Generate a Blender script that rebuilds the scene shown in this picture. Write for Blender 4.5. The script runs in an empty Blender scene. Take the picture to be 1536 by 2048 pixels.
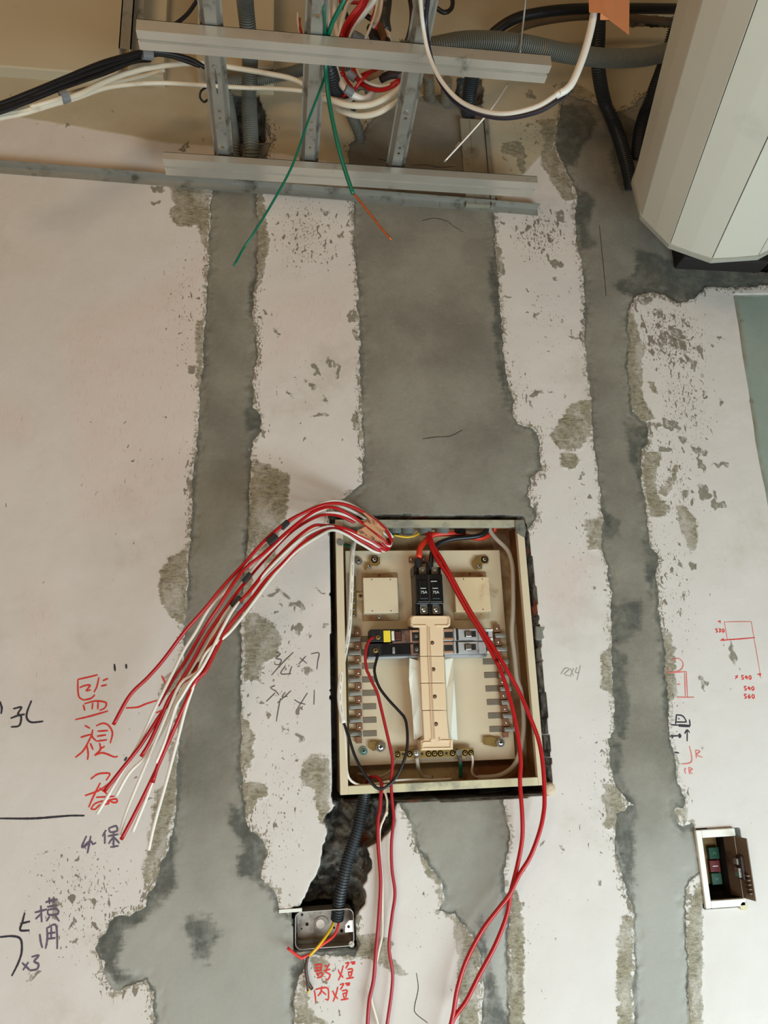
import bpy, bmesh, math, random
import numpy as np
from mathutils import Vector, Matrix
from mathutils.geometry import tessellate_polygon
random.seed(7)
scn = bpy.context.scene
COL = scn.collection
# ------------------------------------------------------------------ camera
F = 1523.0; D = 1.35; EZ = 1.5
_u = np.array([-196, -5474, 1523.]); _u /= np.linalg.norm(_u)
_r = np.array([11000, 30, 1523.]); _r -= _u * (_r @ _u); _r /= np.linalg.norm(_r)
_n = np.cross(_u, _r)
M = np.array([_r, _n, _u]); CAM = np.array([0, -D, EZ])
cd = bpy.data.cameras.new('camera'); cam = bpy.data.objects.new('camera', cd); COL.objects.link(cam)
cd.sensor_fit = 'VERTICAL'; cd.sensor_height = 24.0; cd.lens = F / 2048 * 24.0; cd.clip_start = 0.02
right, down, fwd = M[:, 0], M[:, 1], M[:, 2]
cam.matrix_world = Matrix(((right[0], -down[0], -fwd[0], CAM[0]), (right[1], -down[1], -fwd[1], CAM[1]),
                           (right[2], -down[2], -fwd[2], CAM[2]), (0, 0, 0, 1)))
scn.camera = cam
# ------------------------------------------------------------------ world, daylight, exposure
w = bpy.data.worlds.new('world'); scn.world = w; w.use_nodes = True
w.node_tree.nodes['Background'].inputs[0].default_value = (1.0, 0.72, 0.42, 1)
w.node_tree.nodes['Background'].inputs[1].default_value = 0.085
def area_light(name, loc, target, sx, sy, power, col):
    l = bpy.data.lights.new(name, 'AREA'); l.shape = 'RECTANGLE'; l.size = sx; l.size_y = sy; l.energy = power; l.color = col
    o = bpy.data.objects.new(name, l); COL.objects.link(o); o.location = loc
    o.rotation_euler = (Vector(target) - Vector(loc)).to_track_quat('-Z', 'Y').to_euler()
# daylight of the open shop front, low on the right and behind the photographer
area_light('shopfront_daylight', (1.40, -1.35, 0.20), (0.85, 0, 0.75), 1.8, 0.9, 57, (0.70, 0.90, 1.0))
# added neutral fill, low behind the photographer, shaping the wall's falloff with height
area_light('low_room_fill', (-0.5, -1.9, 0.40), (-0.1, 0, 1.05), 1.8, 0.8, 12.5, (0.97, 0.97, 0.92))
# added warm fill, high behind left, to brighten and warm the upper wall
area_light('warm_upper_fill', (-0.9, -2.6, 2.6), (-0.1, 0, 2.5), 0.9, 0.5, 10, (1.0, 0.70, 0.42))
scn.view_settings.view_transform = 'Standard'; scn.view_settings.look = 'None'
scn.view_settings.gamma = 1; scn.view_settings.use_curve_mapping = False
scn.view_settings.exposure = 0.38
# ------------------------------------------------------------------ pixel geometry (real points on real planes)
def ray(px, py): return M @ np.array([px - 768, py - 1024, F])
def P(px, py, y=0.0):
    d = ray(px, py); return CAM + d * ((D - y) / d[1])          # y metres in front of the wall
def H(px, py, z):
    d = ray(px, py); return CAM + d * ((z - EZ) / d[2])         # on a level plane
CR = {'1': (300, 340, 2.926), '2': (900, 340, 2.926), '3': (1036, 1000, 2.926), '4': (150, 1448, 3.072), '5': (780, 1548, 2.477),
      '6': (380, 1000, 3.2), '7': (1236, 560, 3.793), 'L': (0, 1300, 3.0125), 'B': (560, 1560, 4.197), 'A': (100, 980, 2.194),
      'c': (1000, 0, 2.866), 't': (560, 0, 2.4), 'p': (640, 1000, 3.2), 'q': (640, 1300, 3.2), 'l': (0, 0, 2.4), 'x': (0, 0, 1.0),
      'm': (580, 0, 4.8), 'n': (380, 0, 4.8), 'u': (820, 120, 4.8), 'b': (1370, 1640, 9.253)}
def px(s):
    """'1:100,200 300,400 2:5,6' -> picture points, each crop letter with its own origin and scale"""
    out = []; k = 'x'
    for t in s.split():
        if ':' in t: k, t = t.split(':')
        if not t: continue
        a, b = t.split(','); o = CR[k]; out.append((o[0] + float(a) / o[2], o[1] + float(b) / o[2]))
    return out
# ------------------------------------------------------------------ materials
def lin(r, g, b): return tuple(((c / 255) / 12.92 if c / 255 < .04045 else ((c / 255 + .055) / 1.055) ** 2.4) for c in (r, g, b))
class NT:
    def __init__(s, name):
        s.m = bpy.data.materials.new(name); s.m.use_nodes = True; s.t = s.m.node_tree; s.n = s.t.nodes; s.p = s.n['Principled BSDF']
    def L(s, a, b): s.t.links.new(a, b)
    def put(s, sock, v):
        if isinstance(v, (int, float)): sock.default_value = v
        elif isinstance(v, tuple): sock.default_value = v + (1,) if len(v) == 3 and len(sock.default_value) == 4 else v
        else: s.L(v, sock)
    def attr(s, name):
        a = s.n.new('ShaderNodeAttribute'); a.attribute_name = name; return a.outputs['Fac']
    def pos(s, sc=(1, 1, 1), rot=(0, 0, 0)):
        if not hasattr(s, 'tc'): s.tc = s.n.new('ShaderNodeTexCoord')
        m = s.n.new('ShaderNodeMapping'); m.inputs['Scale'].default_value = sc; m.inputs['Rotation'].default_value = rot
        s.L(s.tc.outputs['Object'], m.inputs['Vector']); return m.outputs[0]
    def noise(s, scale, detail=4, rough=.55, vec=None, dist=0):
        a = s.n.new('ShaderNodeTexNoise'); a.inputs['Scale'].default_value = scale; a.inputs['Detail'].default_value = detail
        a.inputs['Roughness'].default_value = rough; a.inputs['Distortion'].default_value = dist
        s.L(vec if vec is not None else s.pos(), a.inputs['Vector']); return a.outputs['Fac']
    def math(s, op, a, b=0, c=0, clamp=False):
        n = s.n.new('ShaderNodeMath'); n.operation = op; n.use_clamp = clamp
        s.put(n.inputs[0], a); s.put(n.inputs[1], b)
        if op == 'MULTIPLY_ADD': s.put(n.inputs[2], c)
        return n.outputs[0]
    def step(s, v, lo, hi, a=0., b=1.):
        n = s.n.new('ShaderNodeMapRange'); n.interpolation_type = 'SMOOTHSTEP'
        s.put(n.inputs[0], v); s.put(n.inputs[1], lo); s.put(n.inputs[2], hi); s.put(n.inputs[3], a); s.put(n.inputs[4], b); return n.outputs[0]
    def mix(s, f, a, b, mode='MIX'):
        n = s.n.new('ShaderNodeMix'); n.data_type = 'RGBA'; n.blend_type = mode
        s.put(n.inputs[0], f); s.put(n.inputs[6], a); s.put(n.inputs[7], b); return n.outputs[2]
    def bump(s, h, strength=.3, dist=.001):
        n = s.n.new('ShaderNodeBump'); n.inputs['Strength'].default_value = strength; n.inputs['Distance'].default_value = dist
        s.L(h, n.inputs['Height']); s.L(n.outputs[0], s.p.inputs['Normal'])
MC = {}
def mat(name, rgb, rough=.5, metal=0., var=.12, dirt=None, dirt_amt=.4, scale=60, bump=.1, coat=0, spec=None):
    """painted / plastic / metal finish with tone variation, optional grime colour and fine relief"""
    if name in MC: return MC[name]
    k = NT(name); c = lin(*rgb)
    v = k.noise(scale, 5)
    col = k.mix(v, tuple(x * (1 - var) for x in c), tuple(min(1, x * (1 + var)) for x in c))
    if dirt:
        d = k.noise(scale * .45, 7, .65); col = k.mix(k.step(d, .66 - dirt_amt * .3, .8 - dirt_amt * .2), col, lin(*dirt))
    k.put(k.p.inputs['Base Color'], col); k.put(k.p.inputs['Roughness'], k.step(v, .2, .8, rough * .85, min(1, rough * 1.15)))
    k.p.inputs['Metallic'].default_value = metal; k.p.inputs['Coat Weight'].default_value = coat
    if spec is not None: k.p.inputs['Specular IOR Level'].default_value = spec
    if bump: k.bump(k.noise(scale * 6, 4), bump, .0006)
    MC[name] = k.m; return k.m
GALV = mat('galvanised steel', (206, 199, 186), .34, .6, .08, (120, 118, 108), .25, 25, .15)
GALVD = mat('aged galvanised steel', (162, 158, 148), .48, .55, .1, (95, 92, 82), .5, 40, .2)
CREAM = mat('cream enamel', (212, 193, 162), .42, 0, .05, (150, 118, 80), .25, 22, .05)
CREAMD = mat('stained cream enamel', (196, 178, 140), .5, 0, .1, (140, 92, 50), .75, 14, .1)
RUSTW = mat('rust stained side plate', (160, 118, 72), .6, 0, .15, (120, 66, 28), .9, 10, .2)
PEACH = mat('peach plastic', (228, 198, 160), .45, 0, .03, (190, 150, 115), .25, 20, .03)
BLACK = mat('black plastic', (11, 11, 12), .35, 0, .2, (60, 58, 54), .2, 60, .05)
RED = mat('red wire sheath', (178, 14, 17), .32, 0, .05, None, 0, 90, .02)
REDO = mat('orange red thick sheath', (214, 52, 24), .4, 0, .05, None, 0, 90, .02)
PINKR = mat('dull red thin sheath', (168, 26, 34), .4, 0, .06, None, 0, 90, .02)
WHITE = mat('white wire sheath', (232, 222, 208), .35, 0, .03, None, 0, 60, .02)
CABLEW = mat('cream cable sheath', (226, 212, 188), .45, 0, .05, (190, 170, 140), .2, 30, .03)
GREYC = mat('greyed cable sheath', (190, 178, 160), .5, 0, .06, (140, 125, 105), .3, 30, .05)
BLKW = mat('black cable sheath', (20, 19, 22), .38, 0, .2, None, 0, 60, .03)
GREEN = mat('green wire sheath', (0, 104, 78), .35, 0, .08, None, 0, 60, .02)
YELL = mat('yellow wire sheath', (232, 186, 30), .4, 0, .05, None, 0, 60, .02)
CORAL = mat('coral red wire sheath', (232, 58, 54), .4, 0, .05, None, 0, 60, .02)
BROWNW = mat('brown wire sheath', (74, 48, 36), .45, 0, .1, None, 0, 60, .02)
COPPER = mat('bare copper strand', (190, 100, 55), .4, .7, .15, None, 0, 200, .2)
COPB = mat('tarnished copper bar', (150, 106, 80), .42, .55, .12, (110, 70, 50), .4, 60, .1)
BRASS = mat('brass', (150, 120, 66), .42, .6, .1, (130, 96, 40), .3, 70, .1)
CHROME = mat('zinc plated screw', (205, 205, 200), .25, .95, .06, None, 0, 80, .05)
TAPEG = mat('grey tape', (120, 120, 122), .6)
TAPEB = mat('black tape', (26, 26, 28), .55)
KRAFT = mat('kraft paper label', (196, 144, 104), .8, 0, .08, (160, 108, 74), .3, 60, .1)
ORANGE = mat('orange masking tape', (206, 130, 82), .75, 0, .06, None, 0, 60, .1)
PAPER = mat('white masking paper', (226, 222, 206), .8, 0, .03, (200, 190, 165), .25, 50, .2)
CONDG = mat('grey flexible conduit plastic', (116, 118, 110), .5, 0, .08, (130, 122, 106), .4, 50, .05)
CONDD = mat('dark flexible conduit plastic', (50, 53, 55), .42, 0, .1, (90, 84, 74), .25, 50, .05)
SLAT = mat('off white enamelled slat', (212, 205, 188), .45, 0, .02, (190, 186, 168), .15, 6, .02)
SLATE = mat('slat end metal', (176, 172, 158), .5, .2, .08, (130, 124, 110), .3, 40, .1)
DARKIN = mat('dark interior', (34, 28, 24), .8)
GREYB = mat('grimy grey breaker plastic', (176, 174, 172), .5, 0, .08, (88, 82, 78), .5, 45, .1)
BROWNB = mat('brown breaker plastic', (132, 92, 72), .5, 0, .12, (40, 30, 26), .7, 50, .1)
BLACKG = mat('plaster smeared black plastic', (14, 13, 13), .5, 0, .2, (140, 136, 128), .12, 45, .1)
SLOT = mat('shaded slot plate', (122, 110, 92), .55, .1, .08, (110, 96, 76), .4, 50, .05)
YLAB = mat('yellow printed label', (232, 204, 46), .6, 0, .04)
BTNG = mat('green push button', (2, 58, 36), .4, 0, .1)
BTNR = mat('red push button', (92, 3, 9), .4, 0, .1)
BRONZE = mat('brown lacquered metal', (112, 88, 68), .45, .3, .1, (70, 50, 36), .4, 40, .1)
GOLDB = mat('golden brown face plate', (128, 98, 52), .45, .35, .15, (74, 52, 28), .5, 40, .1)
IVORY = mat('ivory enamelled frame', (236, 228, 214), .28, 0, .03, (170, 160, 146), .3, 30, .05, .3)
STEELB = mat('worn steel box', (160, 152, 142), .4, .6, .1, (96, 84, 74), .4, 40, .1)
REDINK = mat('red marker ink', (214, 48, 38), .8, 0, .1, None, 0, 200, 0)
PINKINK = mat('faded red marker ink', (216, 110, 98), .8, 0, .1, None, 0, 200, 0)
BLKINK = mat('black marker ink', (48, 42, 50), .8, 0, .15, None, 0, 200, 0)
PENCIL = mat('pencil line', (84, 78, 74), .8, 0, .15, None, 0, 200, 0)
FAINT = mat('faint pencil line', (158, 150, 140), .8, 0, .15, None, 0, 200, 0)
WPRINT = mat('white print', (220, 220, 215), .7, 0, .02, None, 0, 60, 0)
DPRINT = mat('dark print', (60, 50, 40), .7, 0, .02, None, 0, 60, 0)
MORTAR = mat('rough grey mortar', (120, 116, 104), .95, 0, .2, (80, 76, 66), .5, 60, .6)
# ------------------------------------------------------------------ mesh helpers
def link(name, me, material, parent=None):
    o = bpy.data.objects.new(name, me); COL.objects.link(o)
    if material: me.materials.append(material)
    if parent: o.parent = parent
    return o
def mk(name, V, Fc, material, parent=None, smooth=False):
    me = bpy.data.meshes.new(name); me.from_pydata([tuple(map(float, v)) for v in V], [], Fc); me.update()
    bm = bmesh.new(); bm.from_mesh(me); bmesh.ops.recalc_face_normals(bm, faces=bm.faces); bm.to_mesh(me); bm.free()
    if smooth: me.polygons.foreach_set('use_smooth', [True] * len(me.polygons))
    return link(name, me, material, parent)
def tag(o, label=None, cat=None, group=None, kind=None):
    if label: o['label'] = label
    if cat: o['category'] = cat
    if group: o['group'] = group
    if kind: o['kind'] = kind
    return o
def thing(name, loc, label, cat, group=None):
    o = bpy.data.objects.new(name, None); COL.objects.link(o); o.location = loc; o.empty_display_size = .02
    ROOTS.append(o); return tag(o, label, cat, group)
ROOTS = []
class MB:
    def __init__(s): s.V = []; s.F = []
    def add(s, V, Fc):
        k = len(s.V); s.V += [tuple(map(float, v)) for v in V]; s.F += [tuple(i + k for i in f) for f in Fc]; return s
    def box(s, x0, x1, y0, y1, z0, z1):
        return s.add([(x0, y0, z0), (x1, y0, z0), (x1, y1, z0), (x0, y1, z0), (x0, y0, z1), (x1, y0, z1), (x1, y1, z1), (x0, y1, z1)],
                     [(0, 1, 2, 3), (4, 7, 6, 5), (0, 4, 5, 1), (1, 5, 6, 2), (2, 6, 7, 3), (3, 7, 4, 0)])
    def prism(s, pts, y0, y1):
        """outline of (x, z) extruded in y; y0 is the face towards the room"""
        n = len(pts); return s.add([(x, y0, z) for x, z in pts] + [(x, y1, z) for x, z in pts],
            [tuple(range(n)), tuple(range(2 * n - 1, n - 1, -1))] + [(i, (i + 1) % n, n + (i + 1) % n, n + i) for i in range(n)])
    def disc(s, c, r, y0, y1, n=14): return s.prism([(c[0] + r * math.cos(a * 2 * math.pi / n), c[1] + r * math.sin(a * 2 * math.pi / n)) for a in range(n)], y0, y1)
    def dome(s, c, r, y0, h, n=14):
        V = []; Fc = []
        for i, (rr, yy) in enumerate(((1, 0), (1, -h * .3), (.75, -h * .8), (.4, -h))):
            V += [(c[0] + r * rr * math.cos(a * 2 * math.pi / n), y0 + yy, c[1] + r * rr * math.sin(a * 2 * math.pi / n)) for a in range(n)]
            if i: Fc += [((i - 1) * n + a, (i - 1) * n + (a + 1) % n, i * n + (a + 1) % n, i * n + a) for a in range(n)]
        Fc.append(tuple(range(3 * n, 4 * n))); return s.add(V, Fc)
    def done(s, name, material, parent=None, bevel=0, smooth=False):
        o = mk(name, s.V, s.F, material, parent, smooth)
        if bevel:
            b = o.modifiers.new('bevel', 'BEVEL'); b.width = bevel; b.segments = 2; b.limit_method = 'ANGLE'; b.angle_limit = .8
        return o
def fit(o, parent):
    """children are modelled in world coordinates: shift them onto their thing's empty"""
    o.parent = parent; o.matrix_parent_inverse = Matrix.Translation(-parent.location) if parent else Matrix(); return o
def rect(pts, y=0.0):
    w_ = [P(a, b, y) for a, b in pts]; xs = sorted(v[0] for v in w_); zs = sorted(v[2] for v in w_)
    h = len(xs) // 2; return np.mean(xs[:h]), np.mean(xs[h:]), np.mean(zs[:h]), np.mean(zs[h:])
def R2(x0, y0, x1, y1, y=0.0): return rect([(x0, y0), (x1, y0), (x1, y1), (x0, y1)], y)
def smooth_path(pts, step=.006):
    p = [Vector(q) for q in pts]
    if len(p) < 3: return p
    q = [p[0] * 2 - p[1]] + p + [p[-1] * 2 - p[-2]]; out = []
    for i in range(1, len(q) - 2):
        a, b, c, d = q[i - 1:i + 3]; n = max(2, int((c - b).length / step))
        for k in range(n):
            t = k / n; out.append(.5 * ((2 * b) + (c - a) * t + (2 * a - 5 * b + 4 * c - d) * t * t + (3 * b - a - 3 * c + d) * t ** 3))
    out.append(p[-1]); return out
def frames(p):
    T = [(p[min(i + 1, len(p) - 1)] - p[max(i - 1, 0)]).normalized() for i in range(len(p))]
    n = T[0].orthogonal().normalized(); out = []
    for t in T:
        n = (n - t * n.dot(t)); n = n.normalized() if n.length > 1e-6 else t.orthogonal().normalized(); out.append((t, n, t.cross(n)))
    return out
def tube_mesh(p, rad, sides=10, mb=None):
    fr = frames(p); mb = mb or MB(); V = []; Fc = []
    for i, (q, (t, n, b)) in enumerate(zip(p, fr)):
        r = rad(i) if callable(rad) else rad
        for k in range(sides):
            a = 2 * math.pi * k / sides; V.append(q + (n * math.cos(a) + b * math.sin(a)) * r)
        if i: Fc += [((i - 1) * sides + k, (i - 1) * sides + (k + 1) % sides, i * sides + (k + 1) % sides, i * sides + k) for k in range(sides)]
    Fc.append(tuple(range(sides))); Fc.append(tuple(range(len(V) - sides, len(V)))); mb.add(V, Fc); return mb
def tube(name, pts, r, material, parent=None, sides=10, step=.006):
    return tube_mesh(smooth_path(pts, step), r, sides).done(name, material, parent, smooth=True)
def flex(name, pts, r, material, parent=None, pitch=.0048, sides=16, depth=.2):
    """corrugated conduit: real rings"""
    p0 = smooth_path(pts, .004); L = [0]
    for i in range(1, len(p0)): L.append(L[-1] + (p0[i] - p0[i - 1]).length)
    n = max(2, int(L[-1] / pitch)); P_ = []; rr = []
    for k in range(n * 4 + 1):
        d = L[-1] * k / (n * 4); j = int(np.searchsorted(L, d)); j = min(max(j, 1), len(p0) - 1)
        f = (d - L[j - 1]) / max(1e-9, L[j] - L[j - 1]); P_.append(p0[j - 1].lerp(p0[j], f)); rr.append(r * (1, 1, 1 - depth, 1 - depth)[k % 4])
    o = tube_mesh(P_, lambda i: rr[i], sides).done(name, material, parent); return o
def pth(s, ys):
    """picture path with a distance in front of the wall at each point (numbers interpolated along the path)"""
    q = px(s); ys = list(ys); n = len(q)
    return [P(a, b, float(np.interp(i / (n - 1), np.linspace(0, 1, len(ys)), ys))) for i, (a, b) in enumerate(q)]
def hth(s, zs):
    q = px(s); n = len(q); return [H(a, b, float(np.interp(i / (n - 1), np.linspace(0, 1, len(zs)), zs))) for i, (a, b) in enumerate(q)]
def screw(parent, c, r, y, material=CHROME, name='screw', washer=False):
    mb = MB()
    if washer: mb.disc(c, r * 1.45, y, y + .0008)
    mb.dome(c, r, y, r * .55)
    o = mb.done(name, material, None, smooth=False); fit(o, parent)
    s = MB(); t = r * .16; yy = y - r * .56
    s.box(c[0] - r * .55, c[0] + r * .55, yy - .0001, yy + .0004, c[1] - t, c[1] + t); s.box(c[0] - t, c[0] + t, yy - .0001, yy + .0004, c[1] - r * .55, c[1] + r * .55)
    return o, s
# ------------------------------------------------------------------ the wall: chased, patched and smeared
def vnoise(X, Z, s, seed):
    rs = np.random.RandomState(seed); g = rs.rand(257, 257); x = (X + 5) / s; z = (Z + 5) / s
    xi = np.floor(x).astype(int); zi = np.floor(z).astype(int); fx = x - xi; fz = z - zi; fx = fx * fx * (3 - 2 * fx); fz = fz * fz * (3 - 2 * fz)
    a = lambda i, j: g[(xi + i) % 257, (zi + j) % 257]
    return (a(0, 0) * (1 - fx) + a(1, 0) * fx) * (1 - fz) + (a(0, 1) * (1 - fx) + a(1, 1) * fx) * fz - .5
def fbm(X, Z, s, seed, o=4):
    r = 0; k = 1.
    for i in range(o): r = r + vnoise(X, Z, s, seed + i * 13) * k; s *= .5; k *= .55
    return r
xs = np.concatenate([[-3.0, -1.5, -.8], np.arange(-.63, 1.36, .0026), [1.5, 2.2, 3.2]])
zs = np.concatenate([[0, .5], np.arange(.74, 3.27, .0026), [3.4]])
GX, GZ = np.meshgrid(xs, zs); NX, NZ = len(xs), len(zs)
wn1 = fbm(GX, GZ, .028, 3, 4); wn2 = fbm(GX, GZ, .028, 57, 4)
wf1 = fbm(GX, GZ, .009, 203, 2); wf2 = fbm(GX, GZ, .009, 257, 2)
WX = GX + wn1 * .0045 + wf1 * .0035; WZ = GZ + wn2 * .0045 + wf2 * .0035
WX2 = GX + wn1 * .002; WZ2 = GZ + wn2 * .002
FAR = -.03
def sdf(poly, out, warp=True, margin=.03, y=0.0):
    q = np.array([[P(a, b, y)[0], P(a, b, y)[2]] for a, b in poly]); x0, z0 = q.min(0) - margin - .01; x1, z1 = q.max(0) + margin + .01
    i0, i1 = np.searchsorted(xs, [x0, x1]); j0, j1 = np.searchsorted(zs, [z0, z1])
    if i1 <= i0 or j1 <= j0: return
    A, B = (WX, WZ) if warp is True else ((GX, GZ) if warp is False else ((GX + wn1 * .007 + wf1 * .009, GZ + wn2 * .007 + wf2 * .009) if warp == 'spot' else (WX2, WZ2))); X = A[j0:j1, i0:i1]; Z = B[j0:j1, i0:i1]
    d = np.full(X.shape, 1e9); ins = np.zeros(X.shape, bool)
    for k in range(len(q)):
        ax, az = q[k]; bx, bz = q[(k + 1) % len(q)]; ex, ez = bx - ax, bz - az; wx = X - ax; wz = Z - az
        t = np.clip((wx * ex + wz * ez) / (ex * ex + ez * ez + 1e-12), 0, 1); d = np.minimum(d, (wx - ex * t) ** 2 + (wz - ez * t) ** 2)
        c = (az > Z) != (bz > Z)
        if ez != 0: ins ^= c & (X < ex * (Z - az) / ez + ax)
    d = np.sqrt(d); d = np.where(ins, d, -d); out[j0:j1, i0:i1] = np.maximum(out[j0:j1, i0:i1], np.clip(d, -margin, .05))
def layer(polys, warp=True, margin=.03):
    o = np.full(GX.shape, FAR)
    for s in polys: sdf(px(s), o, warp, margin)
    return o
CEM = [ # smooth cement
 'l:1010,900 1020,800 1100,735 1140,685 1180,690 1240,700 1300,680 1265,590 1235,500 1190,470 1200,560 1300,600 1300,680 1285,740 1250,800 1240,900 1:625,110 635,300 625,600 600,850 615,900 620,1000 625,1100 600,1250 600,1380 650,1430 655,1530 600,1590 590,1700 580,1900 575,2048 6:370,300 350,450 335,700 330,900 320,1200 325,1400 330,1700 350,1900 370,2048 4:1020,350 1050,470 1060,640 1150,700 1180,800 1130,950 1240,1050 1250,1130 1310,1170 1340,1220 1340,1380 1400,1440 1400,1500 1340,1640 1370,2900 470,2900 490,1800 490,1660 430,1580 330,1610 250,1640 170,1540 180,1460 150,1430 135,1370 190,1280 240,1180 330,1180 410,1150 480,1000 520,880 580,760 620,620 625,500 630,200 640,0 A:590,560 615,250 1:245,2048 250,1850 270,1600 290,1350 305,1150 325,900 330,700 345,520 355,350 360,100',
 '1:1190,140 1195,500 1215,640 1225,900 1235,1150 1245,1400 1250,1600 1250,1700 1250,1830 1130,1930 1080,1990 x:660,1030 665,1060 1045,1060 3:60,170 105,110 100,0 2:490,2000 455,1900 470,1790 540,1760 525,1700 520,1560 490,1510 395,1490 370,1440 365,1330 330,1200 310,1050 300,850 285,650 265,450 255,270 x:980,380 970,240 960,190 870,190 800,190 743,240 718,275 697,288 697,333 704,400',
 'c:350,600 330,700 320,850 390,1000 440,1100 430,1250 440,1400 470,1500 480,1700 490,1830 2:765,640 780,800 795,1000 805,1150 820,1250 830,1400 840,1600 855,1700 875,1850 895,2048 3:490,150 500,300 530,400 545,600 550,850 555,1100 565,1350 530,1400 540,1550 580,1680 640,1760 5:1200,150 1130,200 1110,340 1130,420 1160,520 1190,640 1210,700 1212,900 1190,2400 1490,2400 1475,950 1465,800 1460,640 1465,560 1500,500 1536,480 1560,470 1560,330 1510,280 1500,240 3:970,1920 915,1880 920,1800 975,1790 980,1740 930,1640 915,1500 890,1400 885,1250 870,1100 860,950 850,800 820,650 810,450 830,340 765,250 760,150 745,0 2:1130,1900 1120,1750 1125,1640 1160,1590 1150,1500 1075,1430 1060,1350 1045,1250 1035,1130 1060,1000 1040,950 1040,850 1075,760 c:780,1690 870,1670 950,1690 1020,1740 1130,1700 1180,1640 1310,1650 1560,1630 1560,560 800,560 770,610 680,640 600,650 540,590 380,540',
 '5:40,110 110,260 130,350 200,440 260,560 270,630 245,680 320,690 400,790 440,870 460,1000 480,2400 620,2400 590,900 590,700 560,560 570,400 600,320 575,230 560,130 545,80 120,75',
 'B:640,1240 640,1300 670,1400 630,1470 500,1480 400,1470 240,1460 100,1500 90,1080 600,1080']
SME = [
 '1:100,100 350,100 350,480 300,430 280,330 150,330 105,260 150,200', '1:630,110 660,120 690,300 700,450 660,620 640,700 625,600 630,300',
 '1:595,1680 700,1730 820,1780 815,1900 800,2048 580,2048', '6:380,0 625,0 600,130 560,250 560,380 520,400 480,430 430,360 370,440 360,100',
 '6:350,700 440,730 560,800 600,900 560,1000 470,1060 450,1140 490,1190 400,1150 340,1160', '6:340,440 400,440 400,760 340,760', '6:320,1400 380,1420 430,1500 400,1700 320,1700',
 '6:320,1800 400,1790 510,1830 500,1900 440,1930 370,2048 330,1900', '6:800,1640 890,1640 900,2100 820,2048 790,1860 710,1830 705,1720 750,1640',
 'A:610,240 520,290 480,350 470,420 490,520 550,575 590,580', 'A:590,740 560,760 500,830 480,900 540,900 580,850', 'L:1020,520 1070,600 1070,900 1050,1000 1010,1200 940,1360 880,1450 850,1400 880,1200 900,1050 940,850 1000,800',
 '2:700,1370 830,1350 830,1540 770,1640 640,1640 570,1560 600,1510 650,1440', '2:640,1660 720,1650 770,1700 700,1750 640,1730',
 '2:1060,800 1090,900 1120,1010 1150,1050 1120,1120 1130,1330 1170,1400 1200,1460 1130,1480 1060,1400 1030,1200 1040,1060 1030,950',
 '7:180,1300 330,1320 300,1500 300,1620 390,1780 300,1800 230,1780 200,1600', '7:440,1400 465,1420 450,1520 370,1660 300,1620 380,1520', '7:440,1740 490,1700 560,1780 610,1850 590,2048 545,2060 490,1900', '7:230,760 290,790 320,880 260,850',
 '3:760,0 860,0 890,60 860,100 790,80', '3:385,110 500,100 510,290 410,290', '3:480,900 550,860 565,1140 480,1110', '3:920,40 970,30 1055,130 1040,290 990,290 940,140',
 '3:835,740 900,780 920,900 930,1150 870,1190 850,950', '3:490,1650 580,1680 640,1760 600,1820 540,1940 490,1900 530,1800', '3:920,1810 980,1790 1010,1860 980,1920',
 '5:1140,700 1205,700 1195,2200 1140,2200 1120,950 1130,820', '5:1465,700 1500,560 1550,520 1560,2300 1485,2300', '5:320,690 400,790 440,870 470,2300 360,2300 330,1000', '5:590,560 640,600 665,720 670,2200 610,2200 590,800', '5:1100,60 1165,120 1170,200 1140,260 1180,420 1180,540 1140,420 1120,300 1090,230 1050,120',
 'B:650,1300 760,1290 960,1350 930,1450 1070,1620 1000,1640 830,1560 640,1460', 'B:190,1600 240,1900 330,1980 420,2060 130,2060 110,1900', 'B:1110,460 1250,640 1360,900 1350,980 1260,820', 'B:270,100 430,100 400,220 340,330 300,200', 'B:240,1470 350,1470 420,1560 350,1680 280,1620', 'B:630,880 690,860 720,950 690,1020 640,1040',
 'c:400,460 470,500 560,560 480,600 340,560 330,480', 'c:10,830 110,850 150,980 110,1000 90,900 20,880', 'c:220,680 320,680 310,850 390,1010 430,1150 370,1160 300,1060 230,940 250,820', '5:170,440 260,560 270,630 230,600 230,500', 'A:860,200 880,200 880,330 850,330', '1:270,880 325,880 300,1280 270,1280 265,1000']
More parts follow.
